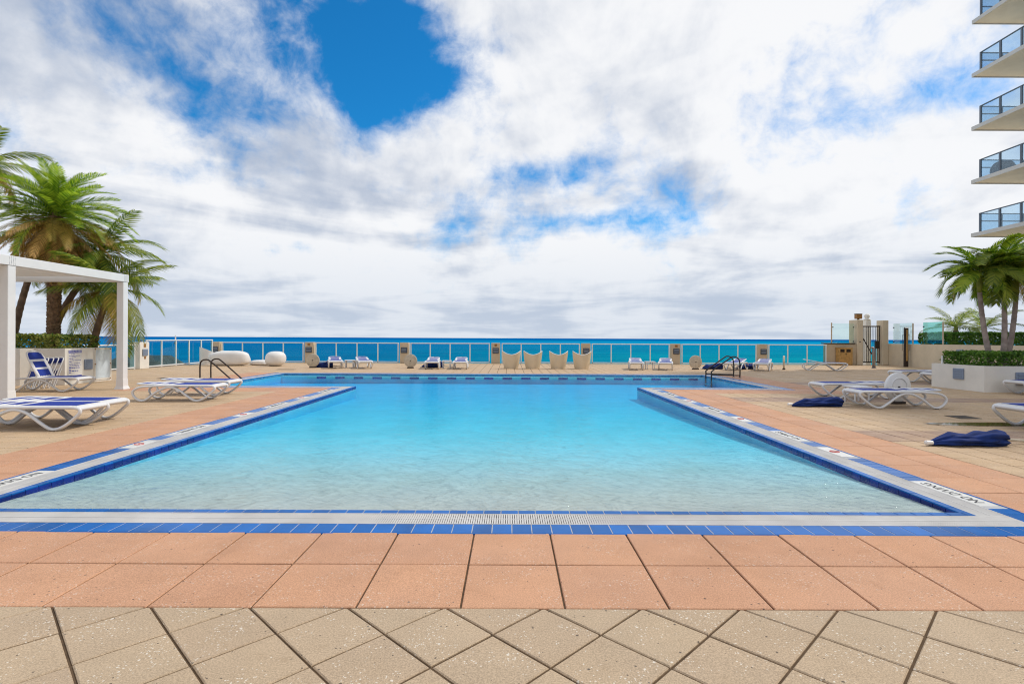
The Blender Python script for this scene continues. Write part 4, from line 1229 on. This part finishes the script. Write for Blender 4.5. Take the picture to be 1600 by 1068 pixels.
def make_lounger(raise_deg=0.0):
    r = link('sun_lounger', None)
    for s_ in (-1, 1):
        sd = MB().tube([p + Vector((0, s_ * 0.33, 0)) for p in side_path], 0.028, 8, closed=True, rb=0.030).build('side_frame', 'white_resin', r, smooth=True)
        for fx in (-0.74, 0.52):
            MB().bbox(fx - 0.045, fx + 0.045, s_ * 0.33 - 0.026, s_ * 0.33 + 0.026, 0, 0.02, 0.004).build('foot_pad', 'dark_rubber', sd)
    # seat frame: foot-end apron and cross bars
    MB().grid(lambda u, v: (0.86 + 0.10 * math.sin(math.pi * min(1, v * 0.9 + 0.1) * 0.9) , -0.32 + 0.64 * u, 0.405 - 0.10 * v), 6, 4).build('foot_apron', 'white_resin', r, smooth=True)
    MB().bbox(0.80, 0.90, -0.32, 0.32, 0.392, 0.412, 0.006).build('cross_bar', 'white_resin', r)
    MB().bbox(-0.14, -0.06, -0.32, 0.32, 0.380, 0.405, 0.006).build('cross_bar', 'white_resin', r)
    for s_ in (-1, 1):
        MB().bbox(-0.06, 0.80, s_ * 0.315 - 0.03, s_ * 0.315 + 0.03, 0.384, 0.414, 0.008).build('seat_rail', 'white_resin', r)
    sling(-0.07, 0.86, 0.285, 0.414, 0.012, 'seat_sling', r)
    # backrest, hinged at x = -0.12
    bk = link('backrest', MB().bbox(-0.03, 0.03, -0.32, 0.32, -0.012, 0.012, 0.006).mesh('backrest', 'white_resin'), r, (-0.14, 0, 0.405))
    bk.rotation_euler.y = R(raise_deg)
    for s_ in (-1, 1):
        MB().tube([(-0.02, s_ * 0.30, 0), (-0.60, s_ * 0.29, 0.012), (-0.74, s_ * 0.26, 0.015), (-0.80, s_ * 0.18, 0.016), (-0.81, 0, 0.016)], 0.017, 6, rb=0.026).build('back_rail', 'white_resin', bk, smooth=True)
    for (xa, xb) in ((-0.30, -0.24), (-0.56, -0.49)):
        MB().bbox(xa, xb, -0.285, 0.285, 0.0, 0.022, 0.006).build('back_bar', 'white_resin', bk)
    for (xa, xb, hw) in ((-0.24, -0.04, 0.21), (-0.49, -0.30, 0.21), (-0.78, -0.56, 0.262)):
        sling(xa, xb, hw, 0.014, 0.006, 'back_sling', bk, nx=4)
    for s_ in (-1, 1):
        MB().bbox(-0.50, -0.03, s_ * 0.243 - 0.035, s_ * 0.243 + 0.035, 0.003, 0.018, 0.005).build('back_panel', 'white_resin', bk)
    return r
lounger0 = make_lounger(0)
loungers = [
    # x, y, rot, label   (foot end points along local +x)
    (-8.10, 9.33, 2, 'lounger on the left nearest the camera, cut by the picture edge', 'loungers on the left of the pool'),
    (-8.22, 10.03, 0, 'lounger second nearest on the left, right behind the nearest', 'loungers on the left of the pool'),
    (-8.12, 13.45, 3, 'lounger in front of the left pool ladder, nearer of two', 'loungers on the left of the pool'),
    (-8.42, 14.80, 0, 'lounger right in front of the left pool ladder, farther of two', 'loungers on the left of the pool'),
    (9.25, 14.75, 180, 'rear lounger of the right pair with the white disc', 'loungers on the right of the pool'),
    (8.95, 12.70, 178, 'front lounger of the right pair, before the white disc', 'loungers on the right of the pool'),
    (15.5, 20.6, 182, 'lounger partly hidden behind the right white planter, farther one', 'loungers on the right of the pool'),
    (15.8, 19.35, 180, 'lounger mostly hidden behind the right white planter, nearer one', 'loungers on the right of the pool'),
    (15.55, 15.75, 180, 'lounger in front of the right planter at the picture edge', 'loungers on the right of the pool'),
    (9.92, 9.75, 180, 'lounger at the right picture edge beside the puddle', 'loungers on the right of the pool'),
    (-9.0, 28.0, -70, 'leftmost far lounger, right of the first stone disc', 'loungers along the sea railing'),
    (-7.55, 28.0, -68, 'second far lounger from the left, past a small white table', 'loungers along the sea railing'),
    (-3.95, 27.9, -86, 'third far lounger, beside a folded blue umbrella', 'loungers along the sea railing'),
    (-2.52, 27.9, -88, 'fourth far lounger, left of the tulip chairs', 'loungers along the sea railing'),
    (6.45, 27.9, -100, 'far lounger right of the tulip chairs, left of its table', 'loungers along the sea railing'),
    (7.95, 27.8, -106, 'far lounger right of the tulip chairs, right of its table', 'loungers along the sea railing'),
    (11.55, 27.8, -128, 'far lounger half behind the right pool ladder', 'loungers along the sea railing'),
    (12.80, 27.5, -122, 'far lounger just right of the pool ladder', 'loungers along the sea railing'),
    (15.95, 27.6, -20, 'rightmost far lounger, turned sideways before the gate', 'loungers along the sea railing')]
for i, (x, y, rz, lab, grp) in enumerate(loungers):
    o = lounger0 if i == 0 else copy_tree(lounger0)
    if 'railing' in grp:
        for ch in kids(o):
            if ch.name.startswith('backrest'): ch.rotation_euler.y = R(9)
    o.location = (x, y, 0.001); o.rotation_euler.z = R(rz)
    tag(o, 'white and blue ' + lab, 'sun lounger', grp)
lu = make_lounger(62)
lu.location = (-13.15, 15.6, 0.001); lu.rotation_euler.z = R(4)
tag(lu, 'white lounger with blue backrest raised, before the pool rules sign', 'sun lounger', 'loungers on the left of the pool')
lu2 = copy_tree(lu)
lu2.location = (-14.6, 14.4, 0.001); lu2.rotation_euler.z = R(4)
for ch in kids(lu2):
    if ch.name.startswith('backrest'): ch.rotation_euler.y = R(0)
tag(lu2, 'white lounger behind the near pergola post at the left edge', 'sun lounger', 'loungers on the left of the pool')

# folded chairs stored leaning in a row
def folded_chair():
    r = link('folded_chair', None)
    for s_ in (-1, 1):
        MB().tube(catmull([(0, s_ * 0.24, 0), (-0.02, s_ * 0.245, 0.4), (0.0, s_ * 0.245, 0.80), (0.02, s_ * 0.20, 0.93), (0.025, s_ * 0.10, 0.955), (0.025, 0, 0.957)], 4), 0.016, 6, rb=0.022).build('frame_rail', 'white_resin', r, smooth=True)
        MB().tube([(0.05, s_ * 0.20, 0.0), (0.055, s_ * 0.21, 0.62)], 0.015, 6, rb=0.022).build('leg', 'white_resin', r)
    for z in (0.30, 0.55, 0.74): MB().bbox(-0.015, 0.012, -0.235, 0.235, z, z + 0.04, 0.005).build('slat', 'white_resin', r)
    MB().box(0.0, 0.01, -0.21, 0.21, 0.785, 0.93).build('back_sling', 'blue_sling', r)
    MB().box(0.0, 0.01, -0.21, 0.21, 0.35, 0.54).build('seat_sling', 'blue_sling', r)
    return r
fc = folded_chair()
nth = ['frontmost', 'second', 'third', 'fourth', 'rearmost']
for k in range(5):
    o = fc if k == 0 else copy_tree(fc)
    o.location = (-14.16 + 0.03 * k, 15.98 + 0.145 * k, 0.0)
    o.rotation_euler = (0, R(17), R(62))
    tag(o, 'white and blue folded chair leaning by the planter, %s of the row' % nth[k], 'chair', 'folded chairs leaning in a row')

# small white side tables
tb = link('side_table', None)
MB().bbox(-0.24, 0.24, -0.24, 0.24, 0.37, 0.405, 0.012).build('table_top', 'white_resin', tb)
lgm = MB().tube([(0, 0, 0), (0, 0, 0.372)], [0.022, 0.03], 6).mesh('leg', 'white_resin')
for sx in (-1, 1):
    for sy in (-1, 1): link('leg', lgm, tb, (sx * 0.18, sy * 0.18, 0))
for i, (x, y, rz, lab) in enumerate(((-8.28, 28.1, 10, 'between the two leftmost far loungers'), (-3.25, 28.0, 0, 'between the third and fourth far loungers'),
                                     (7.2, 28.0, 0, 'between the two loungers right of the tulip chairs'), (8.75, 13.72, 4, 'between the right pair of loungers'))):
    o = tb if i == 0 else copy_tree(tb)
    o.location = (x, y, 0.001); o.rotation_euler.z = R(rz)
    tag(o, 'small white plastic side table ' + lab, 'table', 'white side tables')

# round umbrella bases standing on edge
def base_disc(mt):
    r = link('umbrella_base', None)
    RR = 0.34
    smooth_by_angle(MB().lathe([(0.02, -0.035), (RR - 0.03, -0.045), (RR, -0.03), (RR, 0.03), (RR - 0.03, 0.045), (0.02, 0.035)], 36, (0, 0, RR + 0.045), 'y').build('disc', mt, r), 35)
    MB().lathe([(0.028, -0.055), (0.028, 0.055)], 12, (0, 0, RR + 0.045), 'y').build('hub', 'dark_rubber', r)
    MB().bbox(-0.17, 0.17, -0.07, 0.07, 0, 0.058, 0.01).build('foot', 'dark_rubber', r)
    return r
bd = base_disc('base_concrete')
for i, (x, y, rz, lab) in enumerate(((-10.15, 28.0, 4, 'leftmost of the far row'), (-5.12, 28.0, -2, 'left of the third far lounger'), (9.55, 28.0, 8, 'left of the right pool ladder'), (14.2, 28.2, 62, 'seen nearly edge-on left of the bin'))):
    o = bd if i == 0 else copy_tree(bd)
    o.location = (x, y, 0.001); o.rotation_euler.z = R(rz)
    tag(o, 'round tan umbrella base standing on edge, ' + lab, 'umbrella base', 'umbrella bases along the railing')
wb = base_disc('white_molded')
MB().tube([(0.22 * math.cos(a), -0.05, 0.385 + 0.22 * math.sin(a)) for a in [2 * math.pi * q / 28 for q in range(28)]], 0.014, 6, closed=True).build('ring', 'white_molded', wb, smooth=True)
wb.location = (9.52, 13.36, 0.001); wb.rotation_euler.z = R(10)
wb.scale = (1.05, 1.05, 1.05)
tag(wb, 'round white umbrella base on edge between the right pair of loungers', 'umbrella base')

# folded umbrellas lying on the deck
def lying_umbrella(L, seed, rmax=0.13):
    rnd = random.Random(seed)
    ph = [rnd.uniform(0, 6.28) for _ in range(4)]
    prof_ = [(0.0, 0.16), (0.06, 0.35), (0.15, 0.55), (0.30, 0.80), (0.42, 0.72), (0.55, 0.78), (0.72, 1.0), (0.88, 1.05), (0.97, 0.95), (1.0, 0.7)]
    def rad(u):
        for (a, b_) in zip(prof_[:-1], prof_[1:]):
            if a[0] <= u <= b_[0]: return a[1] + (b_[1] - a[1]) * (u - a[0]) / (b_[0] - a[0])
        return 0.7
    def fn(u, v):
        th = v * 2 * math.pi
        r = rmax * rad(u) * (1 + 0.18 * math.sin(3 * th + ph[0] + 5 * u) - 0.30 * abs(math.sin(3.5 * th + ph[1] - 3.5 * u)) ** 3 + 0.16 * (1 - abs(math.sin(5 * th + ph[2] + 6 * u))) + 0.06 * math.sin(13 * th + ph[2] + 15 * u) + 0.05 * math.sin(17 * u + ph[3]))
        y = r * math.cos(th) * 1.35
        z = r * math.sin(th) * 0.95
        zc_ = rmax * 0.80 * rad(u) ** 0.7
        return (u * L - L / 2, y + 0.03 * math.sin(4 * u + ph[3]), max(0.004 + 0.004 * math.sin(9 * th), zc_ + z))
    r = link('folded_umbrella', None)
    MB().grid(lambda u, v: fn(v, u), 40, 44, closed_u=True).build('canopy', 'navy_canvas', r, smooth=True)
    ring_c = MB().add([fn(1.0, q / 16) for q in range(16)], [tuple(range(16))]).build('canopy_end', 'navy_canvas', r)
    MB().lathe([(0.02, -L / 2 - 0.09), (0.035, -L / 2 - 0.07), (0.03, -L / 2 + 0.03)], 10, (0, 0, 0.05), 'x').build('finial', 'white_molded', r)
    MB().tube([(L / 2 - 0.1, 0, 0.09), (L / 2 + 0.55, 0.02, 0.035)], 0.024, 8).build('pole', 'base_concrete', r)
    return r
for i, (x, y, rz, L, lab) in enumerate(((7.18, 12.75, 3, 1.2, 'closed navy umbrella lying before the right pair of loungers'), (6.82, 8.12, 6, 1.18, 'closed navy umbrella lying nearest, beside the right pool band'),
                                        (-9.75, 28.35, 15, 1.0, 'closed navy umbrella behind the leftmost stone disc'), (-4.1, 28.7, 8, 1.1, 'closed navy umbrella behind the third far lounger'),
                                        (10.5, 28.3, 10, 1.1, 'closed navy umbrella left of the right pool ladder'), (12.3, 28.5, 10, 1.0, 'closed navy umbrella between the far loungers by the ladder'))):
    u_ = lying_umbrella(L, 60 + i, 0.125 if i < 2 else 0.17)
    u_.location = (x, y, 0.002); u_.rotation_euler.z = R(rz)
    tag(u_, lab, 'umbrella', 'folded umbrellas on the deck')

# ------------------------------------------------------------------ moulded seats
def superell(rx, ry, rz_, e1=0.6, e2=0.7, fn=None, nu=36, nv=18, z0=0.0):
    sg_ = lambda v, e: math.copysign(abs(v) ** e, v)
    def f(u, v):
        th = u * 2 * math.pi; ph = -math.pi / 2 + math.pi * v
        p = Vector((rx * sg_(math.cos(ph), e1) * sg_(math.cos(th), e2), ry * sg_(math.cos(ph), e1) * sg_(math.sin(th), e2), rz_ + rz_ * sg_(math.sin(ph), e1) + z0))
        return tuple(fn(p)) if fn else tuple(p)
    return MB().grid(f, nu, nv, closed_u=True)
def sofa_fn(p):
    # seat side (far side) scooped lower, back towards the pool; slight slope at one end
    k = max(0.0, min(1.0, (p.y + 0.05) / 0.35))
    z = p.z * (1 - 0.5 * k * k * (3 - 2 * k) * (1 if p.z > 0.35 else 0.4))
    z *= 1 - 0.16 * max(0, -p.x - 0.3)
    return Vector((p.x, p.y, max(0, z)))
sf = thing('rounded_sofa', (-15.35, 29.8, 0), 'long rounded white moulded sofa in front of the railing', 'sofa')
superell(1.08, 0.48, 0.41, 0.55, 0.62, sofa_fn).build('shell', 'white_molded', sf, smooth=True)
pf = thing('egg_pouf', (-12.75, 29.6, 0), 'white egg-shaped seat right of the rounded sofa', 'seat')
superell(0.53, 0.50, 0.40, 0.72, 0.95, lambda p: Vector((p.x + 0.10 * (p.z - 0.4), p.y, p.z - (0.14 * max(0, min(1, (p.y) / 0.4)) if p.z > 0.4 else 0)))).build('shell', 'white_molded', pf, smooth=True)
lt = thing('low_table', (-14.0, 30.6, 0), 'low flat white moulded table between sofa and egg seat', 'table')
superell(0.56, 0.42, 0.14, 0.5, 0.7, lambda p: Vector((p.x * (0.85 + 0.2 * (p.z < 0.12)), p.y, p.z))).build('shell', 'white_molded', lt, smooth=True)
tbc = thing('tub_chair', (-17.0, 30.5, 0), 'white slanted tub chair left of the rounded sofa', 'chair')
def tub(u, v):
    th = u * 2 * math.pi
    r = 0.36 + 0.07 * v
    x, y = r * math.cos(th), r * math.sin(th)
    ztop = 0.80 - 0.26 * (x * 0.6 + y * 0.5) / 0.43
    return (x + 0.08 * v, y, ztop * v)
tb_m = MB().grid(tub, 32, 8, closed_u=True)
tb_m.grid(lambda u, v: (lambda p: (p[0] * (1 - 0.25 * v) + 0.02 * v, p[1] * (1 - 0.25 * v), p[2] - 0.30 * v * v))(tub(u, 1.0)), 32, 4, closed_u=True)
o_ = tb_m.build('shell', 'white_molded', tbc, smooth=True)
MB().lathe([(0.30, 0.30), (0.30, 0.46), (0.26, 0.50)], 24, (0.05, 0, 0)).build('seat', 'white_molded', tbc, smooth=True)

def tulip_chair():
    r = link('tulip_chair', None)
    H0 = 0.72
    def shell(u, v, off):
        a = 2 * u - 1
        top = H0 + 0.19 * abs(a) ** 1.8
        z = top * v
        hw = 0.355 + 0.13 * v + 0.02 * math.sin(math.pi * v)
        x = (hw - off * abs(a)) * a
        y = -0.02 - 0.16 * v + 0.34 * abs(a) ** 2.4 * (1 - 0.25 * v) + 0.10 * (1 - v) * 0 + off
        return (x, y, z)
    n1, n2 = 20, 10
    mb = MB()
    mb.grid(lambda u, v: shell(u, v, 0.0), n1, n2)
    mb.grid(lambda u, v: shell(1 - u, v, 0.035), n1, n2)
    # rim along the top and the sides
    rim = [shell(0, j / n2, 0.017) for j in range(n2 + 1)] + [shell(i / n1, 1, 0.017) for i in range(1, n1 + 1)] + [shell(1, 1 - j / n2, 0.017) for j in range(1, n2 + 1)]
    mb.build('shell', 'cream_molded', r, smooth=True)
    MB().tube(rim, 0.020, 6).build('rim', 'white_molded', r, smooth=True)
    superell(0.35, 0.36, 0.20, 0.4, 0.6, lambda p: Vector((p.x * 0.9, p.y + 0.40, p.z))).build('seat', 'cream_molded', r, smooth=True)
    return r
tcx = tulip_chair()
for i, (x, y, rz, lab) in enumerate(((0.07, 27.9, 2, 'leftmost'), (1.18, 27.9, 0, 'second from the left'), (2.50, 27.9, 0, 'third from the left'), (3.70, 27.9, -3, 'rightmost'))):
    o = tcx if i == 0 else copy_tree(tcx)
    o.location = (x, y, 0.001); o.rotation_euler.z = R(rz)
    tag(o, 'cream tulip-backed chair facing the sea, %s of four' % lab, 'chair', 'tulip chairs facing the sea')

# ------------------------------------------------------------------ pool ladders / hand rails
lh = thing('pool_handrail', (-10.3, 19.8, 0), 'pair of dark hooped handrails at the left end of the pool', 'pool ladder')
for yy in (0.0, 0.72):
    pts = catmull([(-0.98, yy, 0.0), (-0.98, yy, 0.50), (-0.93, yy, 0.68), (-0.76, yy, 0.74), (-0.58, yy, 0.66), (0.0, yy, 0.16), (0.50, yy, -0.28)], 5)
    MB().tube(pts, 0.026, 8).build('rail', 'bronze_metal', lh, smooth=True)
    MB().lathe([(0.06, 0.0), (0.06, 0.012), (0.035, 0.03)], 12, (-0.98, yy, 0)).build('flange', 'steel', lh)
rh = thing('pool_handrail', (8.87, 22.0, 0), 'pair of dark triangular handrails at the right end of the pool', 'pool ladder')
for yy in (0.0, 0.62):
    pts = catmull([(0.43, yy, 0.0), (0.43, yy, 0.55), (0.36, yy, 0.78), (0.16, yy, 0.86), (-0.02, yy, 0.76), (-0.66, yy, 0.30), (-0.72, yy, 0.16), (-0.72, yy, -0.40)], 5)
    MB().tube(pts, 0.026, 8).build('rail', 'bronze_metal', rh, smooth=True)
    MB().tube([(0.43, yy, 0.10), (-0.70, yy, 0.12)], 0.022, 8).build('cross_rail', 'bronze_metal', rh)
    MB().lathe([(0.06, 0.0), (0.06, 0.012), (0.035, 0.03)], 12, (0.43, yy, 0)).build('flange', 'steel', rh)
for k in range(3):
    MB().box(-0.80, -0.66, 0.02, 0.60, -0.30 - 0.28 * k, -0.27 - 0.28 * k).build('step', 'white_tile', rh)

# ------------------------------------------------------------------ deck drains, puddle
for (x, y, wx, wy, lab) in ((-13.2, 20.3, 1.0, 0.32, 'dark drain plate on the deck behind the left loungers'), (-11.3, 26.2, 0.9, 0.3, 'dark drain plate in front of the egg seat'), (9.0, 10.85, 0.42, 0.42, 'dark drain plate near the puddle on the right')):
    d_ = thing('drain_plate', (x, y, 0.004), lab, 'drain')
    MB().bbox(0, wx, 0, wy, 0, 0.008, 0.002).build('plate', 'drain_dark', d_)
    for k in range(5):
        MB().box(wx * 0.08, wx * 0.92, wy * (0.14 + 0.16 * k), wy * (0.19 + 0.16 * k), 0.0082, 0.0095).build('slot', 'dark_hole', d_)
pd = MB()
n_ = 40
pts = []
for k in range(n_):
    a = 2 * math.pi * k / n_
    r = 1 + 0.28 * mnoise.noise(Vector((math.cos(a) * 1.6, math.sin(a) * 1.6, 4.2))) + 0.10 * mnoise.noise(Vector((math.cos(a) * 5, math.sin(a) * 5, 1.2)))
    pts.append((8.95 + 1.25 * r * math.cos(a), 10.15 + 0.23 * r * math.sin(a), 0.0045))
pd.add(pts, [tuple(range(n_))])
tag(pd.build('puddle', 'puddle_film'), 'shallow brown puddle on the pavers at the right', 'puddle', kind='structure')

# ------------------------------------------------------------------ the tower on the right
tw = thing('condominium_tower', (26.0, 30.7, 0), 'pale tower at the right with stacked glass balconies', 'building')
FH = 3.0; F0 = 7.55; NF = 6
MB().box(3.35, 22.0, -48.0, -0.2, -5.6, F0 + NF * FH + 1.2).build('wall', 'stucco_white', tw)
slab_me = MB().box(0.0, 3.349, -9.0, 0.0, -0.12, 0.0).mesh('balcony_slab', 'concrete_slab')
edge_me = MB().box(-0.012, 0.0, -9.0, 0.012, -0.18, 0.03).box(0.0002, 3.348, 0.0, 0.012, -0.18, 0.03).mesh('slab_edge', 'slab_edge')
gl_h = 1.08
post_me = MB().bbox(-0.04, 0.04, -0.05, 0.05, 0, gl_h, 0.006).mesh('rail_post', 'grey_aluminium')
top_me = MB().bbox(-0.04, 0.04, -8.6, 0.0, gl_h + .001, gl_h + 0.05, 0.006).mesh('top_rail', 'grey_aluminium')
top2_me = MB().bbox(0.041, 3.0, -0.04, 0.04, gl_h + .001, gl_h + 0.05, 0.006).mesh('top_rail', 'grey_aluminium')
mid2_me = MB().bbox(0.041, 3.0, -0.03, 0.03, 0.66, 0.72, 0.006).mesh('mid_rail', 'grey_aluminium')
pane_me = MB().box(-0.006, 0.006, -1.16, -0.06, 0.06, gl_h).mesh('glass_pane', 'balcony_glass')
pane2_me = MB().box(0.06, 1.16, -0.006, 0.006, 0.06, gl_h).mesh('glass_pane', 'balcony_glass')
for f in range(NF):
    z = F0 + f * FH
    s_ = link('balcony_slab', slab_me, tw, (0, 0, z))
    link('slab_edge', edge_me, s_)
    if f > 5: continue
    rl = link('balcony_railing', top_me, tw, (0.27, -0.22, z + 0.001))
    link('top_rail', top2_me, rl); link('mid_rail', mid2_me, rl)
    for k in range(4):
        link('rail_post', post_me, rl, (0, -0.05 - k * 1.22, 0))
        link('glass_pane', pane_me, rl, (0, -0.05 - k * 1.22, 0))
        if k > 0 and k < 3: link('rail_post', post_me, rl, (k * 1.22, 0, 0))
        if k < 2: link('glass_pane', pane2_me, rl, (k * 1.22, 0, 0))
gc = thing('covered_grill', (26.95, 29.75, F0 + FH + 0.002), 'dark covered grill on the second lowest balcony', 'grill')
superell(0.62, 0.36, 0.40, 0.5, 0.6, lambda p: Vector((p.x * (1.0 - 0.45 * max(0, p.z - 0.35) / 0.45), p.y, p.z + 0.03 * math.sin(9 * p.x)))).build('cover', 'grill_cover', gc, smooth=True)

# ------------------------------------------------------------------ render settings
scene.render.engine = 'CYCLES'
cy = scene.cycles
cy.use_denoising = True
cy.filter_width = 1.1
cy.max_bounces = 6
cy.diffuse_bounces = 3
cy.glossy_bounces = 3
cy.transparent_max_bounces = 20
cy.transmission_bounces = 5
cy.caustics_refractive = True
cy.caustics_reflective = False
cy.sample_clamp_indirect = 6.0
